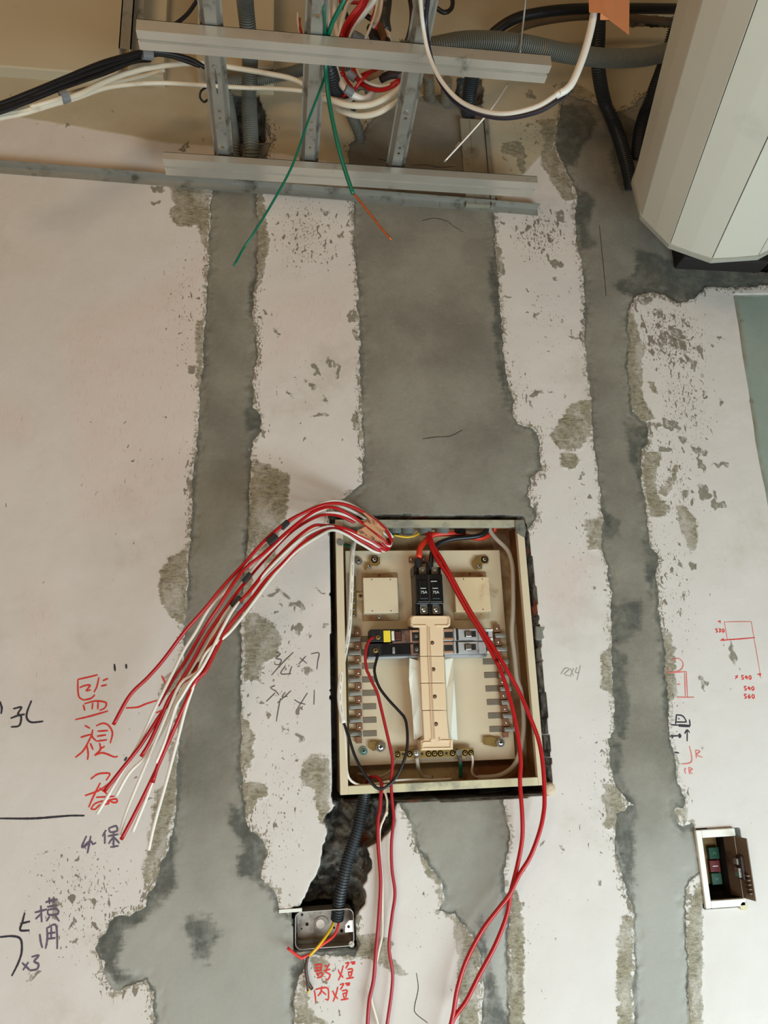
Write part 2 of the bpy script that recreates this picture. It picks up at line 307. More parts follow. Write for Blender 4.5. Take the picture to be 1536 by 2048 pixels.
DRK = ['c:340,600 500,610 560,700 470,850 440,950 380,960 320,850', 'c:760,1420 1000,1500 1560,1560 1560,1640 1300,1650 1000,1740 760,1700 640,1640 780,1560', 'c:600,650 700,640 780,700 760,900 700,1100 640,1000 650,800', 'c:430,1130 480,1100 560,1150 500,1300 560,1400 470,1420 430,1250', 'c:230,680 320,690 300,860 380,1000 440,1120 370,1150 290,1040 240,900', '1:560,1400 650,1430 655,1530 560,1540', '1:1130,1740 1250,1720 1250,1820 1120,1900', '2:1030,1500 1150,1500 1160,1590 1120,1640 1110,1800 1050,1700', '3:500,60 600,130 590,200 500,230', '3:530,600 720,590 700,740 640,830 600,850 550,830', '3:560,850 640,900 640,1250 620,1400 570,1350', '3:740,250 830,340 810,450 780,600 740,400', '3:550,1400 600,1420 620,1660 560,1640',
 '6:800,1350 890,1340 890,1640 850,1800 800,1640', '6:720,1700 790,1650 800,1760 740,1830 700,1830', '4:930,480 1040,500 1060,640 1150,700 1180,820 1100,950 1020,920 1010,700 940,620', '4:200,1200 480,1000 560,960 600,1010 420,1200 300,1260 250,1500 420,1580 330,1610 180,1530 140,1370', '4:680,1200 850,1180 880,1280 830,1460 740,1440 670,1280', '4:590,550 620,550 610,1000 520,1060 480,1000 560,800', '2:220,500 265,520 290,700 300,950 320,1200 360,1400 320,1380 270,1100 250,800', '3:830,700 870,800 860,950 880,1200 900,1450 860,1250 840,1000', '5:1100,60 1200,120 1210,200 1200,560 1160,520 1130,400 1100,180', 'B:100,1600 200,1520 240,1500 160,1650 90,1800', '1:590,600 625,620 640,780 600,850', 'B:600,1290 690,1350 640,1460 480,1480', '5:450,700 480,900 600,1250 470,1250', 'A:860,0 880,0 860,600 850,900 840,600']
SPT = [ # separate mortar blotches
 '7:490,280 520,290 550,370 520,350', '7:300,370 330,400 375,490 350,520 320,440', '7:170,260 215,330 200,330 170,290', '7:400,450 500,460 520,520 480,545 410,510', '7:480,540 520,560 590,650 570,700 530,630', '7:580,500 620,500 670,610 640,600', '7:390,360 470,380 470,440 400,430', '7:620,710 650,715 650,760 625,750', '7:760,430 820,445 780,460', '7:700,465 745,480 720,500', '7:290,1270 340,1265 420,1290 310,1320', '7:555,1250 600,1265 670,1300 660,1330 590,1290 580,1330', '7:610,1580 680,1570 700,1650 660,1680 620,1640', '7:710,1620 730,1620 770,1730 730,1740', '7:770,1690 810,1690 815,1720 780,1720', '7:445,1610 530,1590 490,1650', '7:330,1040 460,1070 470,1140 400,1140 330,1090', '7:270,1090 320,1090 310,1140 270,1120', '7:455,1190 510,1200 485,1250', '7:490,1120 515,1120 505,1180', '7:760,900 795,900 775,965', '7:630,830 665,850 645,890', '7:600,1300 640,1380 660,1480 620,1420',
 '7:150,150 200,120 260,130 230,190 180,180', '7:270,230 340,230 330,290 280,260', '7:210,200 250,250 250,290', '7:1000,900 1030,895 1035,935 1010,940', '7:935,305 970,310 955,335',
 '2:280,300 320,310 300,340', '2:370,325 410,340 385,360', '2:590,335 620,340 600,365', '2:605,230 665,240 670,310 630,300', '2:590,520 650,540 660,580 620,575', '2:610,630 635,635 620,650', '2:270,430 310,470 320,620 280,600', '2:320,730 355,740 340,755', '2:355,1110 385,1120 370,1160', '2:470,1300 540,1280 530,1310 470,1330', '2:560,1280 600,1320 580,1325', '2:450,1340 480,1390 465,1390', '2:665,1310 690,1320 680,1335', '2:780,1740 740,1800 760,1800', '2:710,1565 745,1570 730,1600', '2:480,785 500,800 490,805', '2:505,830 520,840 512,880', '2:690,960 775,985 770,993 700,975', '2:650,890 665,893 655,900',
 'x:1003,290 1030,283 1048,300 1050,345 1040,350 1035,320', '2:545,285 580,290 560,305', '1:1005,220 1055,225 1050,260 1020,250', '1:800,250 820,260 835,290 820,290', '1:885,335 905,345 895,360', '1:925,355 955,380 945,385', '1:1095,370 1135,375 1110,410', '1:1030,320 1060,330 1045,355', '1:945,1135 980,1140 985,1205 960,1195', '1:1040,1100 1060,1105 1060,1145 1045,1140', '1:1070,1110 1110,1150 1105,1225 1090,1210', '1:895,1225 920,1230 905,1260', '1:925,1240 965,1265 950,1290 930,1275', '1:795,1290 820,1300 810,1325', '1:825,1320 845,1345 835,1345', '1:1015,1310 1040,1350 1015,1340', '1:950,1430 1000,1415 1040,1430 1035,1445 1000,1430 955,1445', '1:730,925 755,970 745,975', '1:700,1660 710,1680 698,1690', '1:755,1690 770,1695 762,1720', '1:720,830 738,860 730,865', '1:1195,1430 1230,1440 1225,1520 1200,1540', '1:1170,820 1215,830 1210,920 1175,890', '1:1190,930 1225,940 1220,1010', '1:20,120 80,110 75,145 30,140', '1:10,190 50,185 40,210', '1:300,560 335,565 325,600 305,595', '1:230,1150 270,1140 250,1200 228,1200', '1:670,815 690,820 685,840 672,840', '1:655,1520 680,1530 675,1575 660,1570',
 '6:855,790 880,785 875,820 852,822', '6:730,1060 770,1065 800,1100 765,1120 745,1090', '6:680,790 715,790 710,850 690,860', '6:760,865 780,865 770,890', '6:805,545 860,585 850,600 815,575', '6:640,655 720,640 745,700 730,705 690,680 640,665', '6:480,590 550,575 650,610 640,635 560,600 490,605', '6:570,650 590,660 580,695', '6:445,1270 485,1275 485,1325 465,1310', '6:495,1350 525,1380 520,1420 500,1390', '6:580,1420 600,1440 590,1480', '6:695,1500 740,1500 730,1560 700,1550', '6:560,1870 610,1880 600,1920', '6:700,1395 715,1400 705,1425',
 '3:935,360 955,365 950,400 935,390', '3:1005,360 1045,365 1035,405 1015,400', '3:1245,800 1270,840 1280,900 1265,975 1250,900', '3:1060,1010 1090,1050 1100,1110 1085,1110', '3:1075,1430 1090,1440 1080,1465', '3:945,555 980,560 960,590', '3:1145,10 1220,20 1190,50 1150,50', '3:415,515 460,520 440,535', '3:110,740 150,740 150,820 110,810',
 'l:740,895 790,905 780,935 740,930', 'l:730,970 765,970 750,990', 'l:845,715 905,680 910,710 870,730', 'l:310,595 330,600 320,615', 'l:975,665 995,670 985,685', 'L:885,895 915,905 900,920', 'L:410,1760 450,1740 440,1790', 'L:165,1920 220,1960 180,1990', 'L:310,1510 360,1520 350,1620 330,1600', 'L:230,1205 290,1210 260,1220', 'L:1200,1860 1290,1880 1210,1885', '4:595,1170 655,1180 620,1195',
 't:1180,590 1215,595 1190,620', 't:1065,690 1150,690 1180,740 1160,830 1140,750 1070,730', 't:1070,755 1095,775 1085,780', 't:1095,810 1115,820 1105,830', 'c:140,530 180,520 200,560 150,560', 'B:1215,740 1290,730 1340,900 1300,880', 'B:650,1230 690,1240 660,1280', 'c:1090,490 1100,510 1080,510', '5:1015,515 1045,520 1030,550', '5:740,330 760,340 745,370', '5:840,355 880,350 850,375', '5:640,640 660,640 655,670', '5:650,1050 660,1060 650,1100', 'c:290,480 320,480 310,510', '7:760,1400 850,1390 850,1420 700,1420']
cem = layer(CEM); sme = layer(SME); drk = layer(DRK); spt = layer(SPT, 'spot')
beige = layer(['x:-200,-300 1700,-300 1700,60 1300,300 1150,240 1000,400 700,380 690,330 500,300 345,288 0,228 -200,195'], False)
teal = layer(['7:878,110 905,280 1000,880 1060,1300 1140,1700 1260,2600 1420,4200 x:2400,1700 2400,585'], False)
pink = layer(['1:0,700 300,500 320,800 250,1700 0,2048 -400,2048 -500,900', 'x:0,800 60,830 60,880 0,870', 'x:60,1180 100,1180 110,1350 60,1360', 'x:540,600 700,560 700,700 540,720', 'x:1100,1100 1180,1120 1150,1250 1080,1200'], True, .06)
dens = np.zeros(GX.shape)
def blob(cx, cy, rx, ry, v):
    a = P(cx, cy); k = (D) / F; dens[:] = np.maximum(dens, v * np.exp(-(((GX - a[0]) / (rx * k)) ** 2 + ((GZ - a[2]) / (ry * k)) ** 2)))
for a in [(370, 620, 70, 260, .55), (610, 470, 110, 130, .75), (610, 800, 100, 200, .35), (1080, 470, 90, 100, .9), (1100, 640, 90, 200, .45), (1030, 780, 80, 90, .6), (1120, 860, 90, 80, .6), (1340, 680, 110, 110, 1.), (1370, 800, 90, 160, .75), (1340, 960, 90, 160, .7), (1170, 1050, 50, 120, .6), (1350, 1150, 60, 220, .6), (1330, 1400, 60, 160, .5), (1220, 1600, 70, 160, .6), (560, 1330, 80, 200, .55), (560, 1620, 80, 160, .6), (170, 1800, 110, 120, .7), (280, 1500, 100, 200, .25), (300, 900, 130, 260, .3), (80, 1000, 200, 300, .15), (1080, 260, 110, 90, .6), (860, 1760, 60, 200, .4), (640, 1960, 80, 100, .5), (1060, 1900, 60, 200, .4), (420, 380, 60, 90, .4), (1430, 1250, 100, 200, .25), (120, 250, 200, 120, .2)]: blob(*a)
teal_rs = teal
hole_panel = np.full(GX.shape, FAR)
for s in ['x:659,1030 663,1200 662,1400 667,1605 720,1607 1060,1592 1098,1588 1102,1560 1097,1480 1088,1380 1080,1290 1072,1205 1064,1130 1054,1060 1046,1033']: sdf(px(s), hole_panel, 'soft')
hole_ctl = np.full(GX.shape, FAR); sdf(px('x:1393,1661 1478,1657 1484,1812 1409,1816'), hole_ctl, False)
hole_box = np.full(GX.shape, FAR); sdf(px('x:585,1818 708,1814 711,1896 590,1902'), hole_box, 'soft')
chase = layer(['B:430,60 430,130 500,190 440,250 380,330 400,450 350,560 330,680 310,780 250,900 190,1060 130,1110 130,1300 600,1300 620,1180 645,1090 700,1030 715,960 690,880 720,820 760,740 750,620 715,570 830,500 900,430 950,380 980,200 1040,110 1060,60'], True)
tophole = layer(['n:410,870 440,1152 x:460,285 530,285 n:720,1100 690,1000 650,880', 'u:450,180 690,180 690,420 480,440 440,330', 'c:990,1450 1050,1480 1210,1515 1480,1480 1560,1440 1560,1560 1200,1530', 'c:700,95 1060,95 1040,160 700,150'])
hole = np.maximum.reduce([hole_panel, hole_ctl, hole_box])
sm = lambda v, a, b: (lambda t: t * t * (3 - 2 * t))(np.clip((v - a) / (b - a), 0, 1))
n3 = fbm(GX, GZ, .012, 91, 4); n4 = fbm(GX, GZ, .1, 17, 3); n5 = fbm(GX, GZ, .03, 33, 4)
Y = n4 * .0016 + n3 * .0002                                          # + is into the wall
ce = sm(cem, -.0006, .0008)
Y += ce * (.0013 + n5 * .0012) * (1 - .75 * sm(cem, .006, .022)) + ce * sm(cem, .0, .006) * (1 - sm(cem, .010, .02)) * n3 * .002
Y -= sm(sme, -.0005, .001) * (.0006 + n3 * .0009) * (1 - ce) + sm(spt, -.001, .001) * .0005
Y += sm(beige, -.001, .001) * -.0008
Y += sm(teal, -.0008, .0008) * (1 - ce) * .003
ch = sm(chase, -.001, .004); Y += ch * (.045 + n5 * .035 + n3 * .012)
Y += sm(tophole, -.001, .004) * (.03 + n5 * .02)
Y = np.where(hole > -.0005, .118, Y)
def wall_y(x, z):
    i = min(max(int(np.searchsorted(xs, x)) - 1, 0), NX - 2); j = min(max(int(np.searchsorted(zs, z)) - 1, 0), NZ - 2); return float(Y[j:j + 2, i:i + 2].min())
me = bpy.data.meshes.new('wall_back'); co = np.stack([GX, Y, GZ], -1).reshape(-1, 3)
idx = np.arange(NX * NZ).reshape(NZ, NX); q = np.stack([idx[:-1, :-1], idx[:-1, 1:], idx[1:, 1:], idx[1:, :-1]], -1).reshape(-1, 4)
me.vertices.add(len(co)); me.vertices.foreach_set('co', co.astype(np.float32).ravel()); me.loops.add(q.size); me.loops.foreach_set('vertex_index', q.astype(np.int32).ravel())
me.polygons.add(len(q)); me.polygons.foreach_set('loop_start', np.arange(0, q.size, 4, dtype=np.int32)); me.polygons.foreach_set('use_smooth', np.ones(len(q), bool)); me.update(calc_edges=True)
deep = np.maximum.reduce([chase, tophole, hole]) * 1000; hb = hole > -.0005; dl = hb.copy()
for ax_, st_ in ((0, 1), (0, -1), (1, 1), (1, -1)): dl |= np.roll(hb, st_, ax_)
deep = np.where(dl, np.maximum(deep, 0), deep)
for nm, v in (('cem', cem * 1000), ('sme', sme * 1000), ('drk', drk * 1000), ('spt', spt * 1000), ('beige', beige * 1000), ('teal', teal * 1000), ('pink', pink * 1000), ('dens', dens), ('deep', deep)):
    a = me.attributes.new(nm, 'FLOAT', 'POINT'); a.data.foreach_set('value', v.astype(np.float32).ravel())
k = NT('chased plaster wall')
fine = k.noise(330, 8, .7); mid = k.noise(95, 6, .65); big = k.noise(9, 5, .6); streak = k.noise(70, 7, .75, k.pos((1.0, 1, 3.2), (0, .35, 0)), 1.2); vst = k.noise(55, 6, .7, k.pos((6, 1, .8)))
jit = k.math('ADD', k.math('MULTIPLY_ADD', fine, 4.2, -2.1), k.math('MULTIPLY_ADD', mid, 6.0, -3.0))
hs = k.noise(110, 5, .6, k.pos((.22, 1, 1.25), (0, .08, 0))); vs = k.noise(110, 5, .6, k.pos((1.25, 1, .25), (0, -.3, 0)))
jit2 = k.math('ADD', jit, k.math('ADD', k.math('MULTIPLY_ADD', hs, 12., -6.), k.math('MULTIPLY_ADD', vs, 6., -3.)))
def msk(name, j=1.0, off=0., w=.45):
    return k.step(k.math('ADD', k.attr(name), k.math('MULTIPLY_ADD', jit, j, off)), -w, w)
paint = k.mix(big, lin(203, 191, 180), lin(217, 206, 196))
paint = k.mix(k.step(k.attr('pink'), -40., 30., 0., .22), paint, lin(214, 176, 158))
paint = k.mix(k.math('MULTIPLY', k.step(k.attr('pink'), -10., 10.), k.step(vst, .56, .72)), paint, lin(200, 150, 128))
paint = k.mix(k.math('MULTIPLY', k.step(k.noise(4, 7, .7), .52, .75), .5), paint, lin(176, 160, 138))
bei = k.mix(k.noise(12, 6, .6), lin(190, 176, 148), lin(168, 152, 124))
paint = k.mix(k.step(k.math('ADD', k.attr('beige'), k.math('MULTIPLY_ADD', jit, .4, k.math('MULTIPLY_ADD', k.noise(14, 5, .6), 16., -8.))), -4., 4.), paint, bei)
tea = k.mix(k.noise(14, 6, .6), lin(128, 142, 130), lin(152, 154, 138)); tm = msk('teal', .15, 0., .5)
tea = k.mix(k.math('MULTIPLY', k.math('SUBTRACT', 1., k.step(k.attr('teal'), 2., 14.)), k.step(big, .35, .6)), tea, lin(128, 112, 84)); paint = k.mix(tm, paint, tea)
dn = k.math('MAXIMUM', k.attr('dens'), k.math('MULTIPLY', k.step(k.attr('cem'), -30., -3.), k.step(k.noise(6, 4, .6), .36, .6, .3, 1.)))
th = k.math('MULTIPLY_ADD', dn, -.235, .765)
s1 = k.noise(75, 3, .5, k.pos((1.35, 1, .8), (0, .5, 0)), .6); s2 = k.noise(190, 3, .5, k.pos((1.6, 1, .9), (0, -.4, 0)), .4)
sp = k.math('MAXIMUM', k.step(k.math('SUBTRACT', s1, th), 0., .018), k.step(k.math('SUBTRACT', s2, k.math('ADD', th, .0)), .0, .02))
speck = k.mix(k.noise(30, 3), lin(78, 66, 50), lin(126, 108, 84))
paint = k.mix(k.math('MULTIPLY', sp, .85), paint, speck)
spotc = k.mix(mid, lin(80, 76, 64), lin(148, 136, 112))
paint = k.mix(k.math('MULTIPLY', k.math('MULTIPLY', k.step(k.math('ADD', k.attr('spt'), k.math('MULTIPLY_ADD', jit2, .55, .4)), -.8, .8), k.step(s1, .34, .5, .45, 1.)), .9), paint, spotc)
# thin mortar smears show the trowel's strokes and leave paint through
smc = k.mix(k.step(streak, .36, .62), lin(106, 95, 73), lin(158, 146, 120))
cover = k.step(k.math('ADD', vst, k.math('MULTIPLY', k.attr('sme'), .03)), .44, .54)
smc = k.mix(k.step(k.noise(38, 7, .75), .56, .68, 0., .7), smc, lin(86, 80, 66))
thin = k.step(k.noise(24, 7, .7, k.pos((1, 1, .7), (0, .5, 0))), .34, .58, .5, 1.)
cover = k.step(k.math('ADD', k.math('MULTIPLY_ADD', hs, .5, k.math('MULTIPLY', vst, .5)), k.math('MULTIPLY', k.attr('sme'), .022)), .44, .56)
smask = k.math('MULTIPLY', k.step(k.math('ADD', k.attr('sme'), k.math('MULTIPLY', jit2, 1.5)), -.8, 1.2), k.math('MAXIMUM', cover, k.step(k.attr('sme'), 9., 22., 0., .8)))
paint = k.mix(k.math('MULTIPLY', smask, thin), paint, smc)
# rough halo of broken skim along the cement
halo = k.math('MULTIPLY', k.step(k.math('ADD', k.attr('cem'), k.math('MULTIPLY', jit2, 2.2)), -8.0, -4.0), k.step(k.math('ADD', k.math('MULTIPLY', mid, .5), k.math('MULTIPLY', k.noise(60, 5, .7, k.pos((.7, 1, 3.))), .5)), .47, .54))
paint = k.mix(k.math('MULTIPLY', halo, .85), paint, k.mix(fine, lin(112, 102, 82), lin(164, 150, 124)))
ccl = k.mix(k.step(k.noise(6, 6, .6), .3, .7), lin(117, 109, 95), lin(143, 135, 119)); ccl = k.mix(k.step(k.noise(22, 7, .7, k.pos((1, 1, .6), (0, .6, 0))), .54, .76, 0., .35), ccl, lin(104, 100, 89)); ccl = k.mix(k.step(k.noise(240, 4, .6, k.pos((.6, 1, 1.))), .62, .74, 0., .35), ccl, lin(170, 166, 152))
ccl = k.mix(k.step(k.noise(160, 5, .7), .3, .7), k.mix(.09, ccl, (0, 0, 0)), ccl)
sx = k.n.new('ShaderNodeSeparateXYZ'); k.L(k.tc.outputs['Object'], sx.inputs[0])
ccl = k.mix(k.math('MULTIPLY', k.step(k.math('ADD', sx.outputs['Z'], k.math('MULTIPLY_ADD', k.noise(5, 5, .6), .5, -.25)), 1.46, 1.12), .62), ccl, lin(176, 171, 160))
rim = k.math('MAXIMUM', k.step(k.math('ADD', k.attr('cem'), k.math('MULTIPLY', jit, 1.6)), 1.0, k.step(k.noise(11, 4, .6), .35, .7, 2.5, 16.)), k.step(k.noise(17, 4, .6), .50, .62, 0., .75))
ccl = k.mix(rim, k.mix(mid, lin(78, 76, 66), lin(112, 108, 96)), ccl)
fleck = k.math('MULTIPLY', k.math('SUBTRACT', 1.0, k.step(k.attr('cem'), 2., 10.)), k.step(k.noise(120, 4, .6, k.pos((3, 1, .8))), .66, .69))
ccl = k.mix(k.math('MULTIPLY', fleck, .8), ccl, lin(190, 182, 164))
ccl = k.mix(k.math('MULTIPLY', k.step(k.math('ADD', k.attr('drk'), k.math('MULTIPLY_ADD', jit2, 1.6, k.math('MULTIPLY_ADD', k.noise(20, 5, .65), 40., -20.))), -7., 7.), k.step(k.noise(26, 6, .7), .3, .6, .35, .9)), ccl, lin(74, 73, 64))
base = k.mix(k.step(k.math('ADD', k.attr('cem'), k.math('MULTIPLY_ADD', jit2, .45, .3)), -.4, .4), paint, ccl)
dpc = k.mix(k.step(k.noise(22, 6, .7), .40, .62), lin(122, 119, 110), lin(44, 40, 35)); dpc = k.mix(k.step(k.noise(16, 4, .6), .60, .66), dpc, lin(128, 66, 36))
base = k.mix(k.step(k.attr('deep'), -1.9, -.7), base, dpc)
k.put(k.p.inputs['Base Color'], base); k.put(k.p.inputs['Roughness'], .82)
hgt = k.math('MULTIPLY_ADD', k.math('MULTIPLY', fine, .8), 1.0, k.math('MULTIPLY', mid, k.step(k.attr('cem'), -4., 4., .6, 1.6))); k.bump(hgt, .35, .0011)
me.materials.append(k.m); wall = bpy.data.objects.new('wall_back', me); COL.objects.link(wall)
tag(wall, 'white painted wall with grey cement-filled conduit chases, mortar smears and marker notes', None, None, 'structure')
# ------------------------------------------------------------------ handwriting on the wall
def ink(strokes, width_px, material, name='marker_writing', label=None):
    mb = MB()
    for s in strokes:
        q = [P(a, b) for a, b in px(s)]; pp = smooth_path([Vector((v[0], 0, v[2])) for v in q], .003); r = width_px * .5 * D / F
        if len(pp) < 2: pp = pp + [pp[0] + Vector((.001, 0, 0))]
        pp = [a.lerp(b, t) for a, b in zip(pp[:-1], pp[1:]) for t in (0., .5)] + [pp[-1]]
        V = []; n = len(pp)
        for i, v in enumerate(pp):
            t = (pp[min(i + 1, n - 1)] - pp[max(i - 1, 0)]).normalized(); nn = Vector((-t.z, 0, t.x)); ww = r * (.75 + .25 * math.sin(math.pi * i / max(1, n - 1))) * random.uniform(.9, 1.08)
            for sg in (-1, 1):
                a = v + nn * ww * sg; V.append((a.x, wall_y(a.x, a.z) - .0005, a.z))
        mb.add(V, [(2 * i, 2 * i + 1, 2 * i + 3, 2 * i + 2) for i in range(n - 1)])
    o = mb.done(name, material, wall)
    if label: o['label'] = label
    return o
ink(['L:468,178 530,165 590,150', 'L:470,180 470,240 478,285 505,302', 'L:480,228 512,215 545,213 520,246 548,240', 'L:505,302 550,292 572,270', 'L:597,165 585,220 567,255', 'L:620,186 652,172', 'L:610,218 645,210', 'L:503,330 512,365', 'L:510,325 575,308 640,318 632,350 600,365', 'L:560,318 556,358', 'L:592,314 590,358', 'L:455,420 540,400 652,368',
     'L:512,455 542,472', 'L:487,527 525,515 556,508', 'L:556,508 530,560 500,610 455,648', 'L:525,575 532,625 528,662', 'L:545,562 562,602', 'L:580,458 620,442 655,455 678,500 665,562', 'L:588,490 652,486', 'L:585,520 640,512', 'L:582,550 645,542', 'L:560,480 555,520 580,548', 'L:600,560 606,600 570,636', 'L:600,600 632,580', 'L:570,636 620,620 690,645 710,640',
     'L:548,778 590,748 650,742 662,752 640,786', 'L:513,878 600,845 668,795', 'L:605,800 560,890 535,948', 'L:600,832 640,862 650,880', 'L:580,888 690,882', 'L:548,958 575,925 640,908 655,925 600,935 575,960 548,958', 'L:655,905 700,898 706,915 685,920 655,905',
     'L:760,350 830,345 880,325 950,303', 'L:975,155 1000,205', 'L:940,380 985,360'], 3.2, REDINK, label='red handwritten characters above and below the hanging wire ends')
ink(['L:0,310 12,350 8,385', 'L:80,355 130,345 108,385 128,400 118,455 68,464', 'L:65,412 110,395 150,388', 'L:190,305 165,370 162,410 190,436 262,430', 'L:0,1015 200,1015 360,1003 430,998 510,998', 'L:0,1730 80,1725 125,1745 130,1820 108,1890 70,1965', 'L:150,1582 135,1640 122,1688 178,1690', 'L:122,1650 182,1635', 'L:690,85 694,128', 'L:760,85 762,112', 'L:765,645 750,668'], 3.6, BLKINK, label='black marker strokes and a long level line')
ink(['L:522,1120 495,1188 540,1165', 'L:500,1188 545,1150 560,1170 580,1160', 'L:548,1120 528,1225', 'L:640,1085 618,1122', 'L:633,1105 632,1168', 'L:655,1075 700,1060 706,1090 665,1098 657,1075', 'L:650,1122 716,1110', 'L:685,1098 685,1192', 'L:680,1130 655,1168', 'L:690,1130 720,1165', 'L:665,1188 715,1180',
     'L:210,1582 285,1562', 'L:247,1540 252,1640', 'L:245,1592 215,1622', 'L:275,1520 345,1502', 'L:298,1490 300,1530', 'L:325,1488 328,1525', 'L:285,1548 345,1538', 'L:290,1565 345,1560 350,1590 292,1595 290,1565', 'L:300,1605 280,1635', 'L:335,1600 358,1635', 'L:240,1712 246,1760 256,1795', 'L:283,1672 286,1740 275,1800', 'L:285,1675 335,1655 345,1730 345,1802', 'L:290,1708 335,1702', 'L:290,1740 335,1735', 'L:310,1668 308,1740',
     'L:133,1885 178,1928', 'L:172,1880 138,1930', 'L:190,1850 235,1840 205,1878 232,1890 225,1922 180,1932'], 3.4, mat('violet black marker ink', (96, 84, 98), .8, 0, .2, None, 0, 200, 0), label='violet-black handwritten characters')
ink(['6:550,975 580,985 550,1015 585,1022 570,1055 540,1050', '6:662,975 590,1045 522,1122', '6:612,1060 582,1112 648,1112', '6:652,1065 634,1120', '6:703,1010 748,1047', '6:742,1000 695,1052', '6:683,1052 686,1055', '6:775,985 825,980 818,1030 812,1085',
     '6:513,1200 545,1188', '6:515,1205 550,1225 570,1250', '6:545,1235 488,1290', '6:648,1220 560,1300', '6:608,1232 590,1262 625,1255', '6:580,1270 565,1340 553,1418', '6:668,1278 700,1298 738,1308', '6:752,1235 690,1332', '6:796,1215 793,1310'], 2.0, PENCIL, 'pencil_writing', 'pencilled sizes written beside the panel')
ink(['3:250,1020 275,985 300,990 270,1020 300,1030', '3:305,985 325,1030', '3:325,985 305,1035', '3:345,980 335,1010 360,1010', '3:365,970 345,1055'], 1.8, FAINT, 'pencil_writing', 'faint pencil figures right of the panel')
r_ = ['B:288,1552 345,1545', 'B:312,1552 316,1605', 'B:290,1580 345,1574', 'B:290,1606 352,1598', 'B:350,1540 346,1600', 'B:305,1628 358,1620 350,1648 312,1662', 'B:312,1640 330,1640', 'B:375,1562 395,1558', 'B:368,1602 422,1588', 'B:415,1542 385,1610 422,1632 402,1676 382,1666']
lan = 'x:0,0'
def lamp_char(dx, dy): return ['B:%d,%d %d,%d' % (488 + dx, 1590 + dy, 508 + dx, 1640 + dy), 'B:%d,%d %d,%d %d,%d' % (532 + dx, 1558 + dy, 512 + dx, 1630 + dy, 490 + dx, 1682 + dy), 'B:%d,%d %d,%d' % (512 + dx, 1635 + dy, 530 + dx, 1660 + dy), 'B:%d,%d %d,%d %d,%d' % (548 + dx, 1542 + dy, 580 + dx, 1532 + dy, 552 + dx, 1582 + dy), 'B:%d,%d %d,%d' % (592 + dx, 1532 + dy, 634 + dx, 1526 + dy), 'B:%d,%d %d,%d' % (602 + dx, 1545 + dy, 632 + dx, 1540 + dy), 'B:%d,%d %d,%d %d,%d %d,%d' % (566 + dx, 1592 + dy, 606 + dx, 1585 + dy, 605 + dx, 1608 + dy, 570 + dx, 1615 + dy), 'B:%d,%d %d,%d' % (575 + dx, 1620 + dy, 585 + dx, 1655 + dy), 'B:%d,%d %d,%d' % (605 + dx, 1615 + dy, 595 + dx, 1650 + dy), 'B:%d,%d %d,%d' % (556 + dx, 1668 + dy, 620 + dx, 1656 + dy)]
ink(r_ + lamp_char(0, 0) + lamp_char(-45, 178) + ['B:288,1762 296,1810 300,1862', 'B:298,1758 350,1745 402,1748 408,1820 400,1845 380,1838', 'B:352,1730 345,1775 318,1812', 'B:350,1770 388,1802'], 2.6, REDINK, label='two rows of small red characters under the switch box')
DG = {'0': '5,0 0,8 4,18 11,12 9,2 5,0', '3': '0,0 10,1 4,8 10,13 0,18', '4': '6,0 0,10 12,10|9,3 8,18', '5': '11,0 2,0 1,7 9,10 8,16 0,18', '6': '8,0 1,9 2,17 9,15 8,9 1,11'}
def digits(t, x, y, s=1.0):
    out = []
    for c in t:
        for st in DG[c].split('|'): out.append('3:' + ' '.join('%g,%g' % (x + float(a.split(',')[0]) * s, y + float(a.split(',')[1]) * s) for a in st.split()))
        x += 17 * s
    return out
ink(['3:1208,714 1290,712 1365,712', '3:1365,712 1380,805', '3:1380,805 1420,1042', '3:1208,714 1226,820'], 1.5, PINKINK, label='thin red drawn rectangle')
ink(['3:1184,822 1280,815 1386,806', '3:1170,712 1186,708', '3:1182,708 1184,722', '3:1190,820 1205,812', '3:1205,825 1192,815', '3:1270,1030 1286,1040', '3:1286,1025 1272,1048', '3:1400,1022 1420,1018 1412,1030'] + digits('530', 1157, 755, 1.1) + digits('540', 1308, 1028, 1.25) + digits('540', 1324, 1092, 1.25) + digits('560', 1324, 1138, 1.3), 2.2, REDINK, label='red measurement figures around the drawn rectangle')
ink(['3:895,938 940,928 966,958 950,995 900,1008', '3:868,1012 985,1005', '3:985,1005 992,1150', '3:975,1012 980,1150', '3:930,1155 1030,1155', '3:1003,1440 1015,1490 1013,1535 960,1546', '3:1040,1465 1045,1512', '3:1040,1465 1066,1470 1046,1492 1078,1506', '3:982,1568 976,1585 982,1602', '3:1000,1565 1005,1606', '3:1000,1566 1022,1574 1004,1588 1022,1602', '3:930,1080 950,1078', '3:880,985 880,1010'], 2.2, PINKINK, label='faded red layout marks along the right cement strip')
ink(['3:928,1256 922,1312', '3:925,1258 960,1262 980,1285 985,1302', '3:922,1300 985,1300', '3:938,1280 945,1281', '3:1003,1285 1008,1322', '3:895,1316 940,1318', '3:990,1412 990,1348', '3:975,1368 990,1346 1004,1362', '3:915,1476 943,1481', '3:890,1382 935,1380', '3:900,1372 905,1395'], 3.0, BLKINK, label='black marker symbol and arrow by the right cement strip')
ink(['3:940,1318 1006,1321', '3:940,1322 1006,1325', '3:936,1380 956,1380', '3:940,1388 953,1386', '3:940,1373 952,1373'], 4.5, BLKINK)
ink(['t:680,1060 740,1048 800,1062 830,1085 880,1115', 't:470,765 520,775 540,780', 't:630,795 700,792 760,803 840,800', 'x:845,878 870,874 900,872 925,860', 'c:570,1290 580,1400 600,1600 608,1700', 'B:1145,1620 1160,1750 1130,1900 1140,1960 1240,2040'], 1.3, DARKIN, 'hairline_crack')
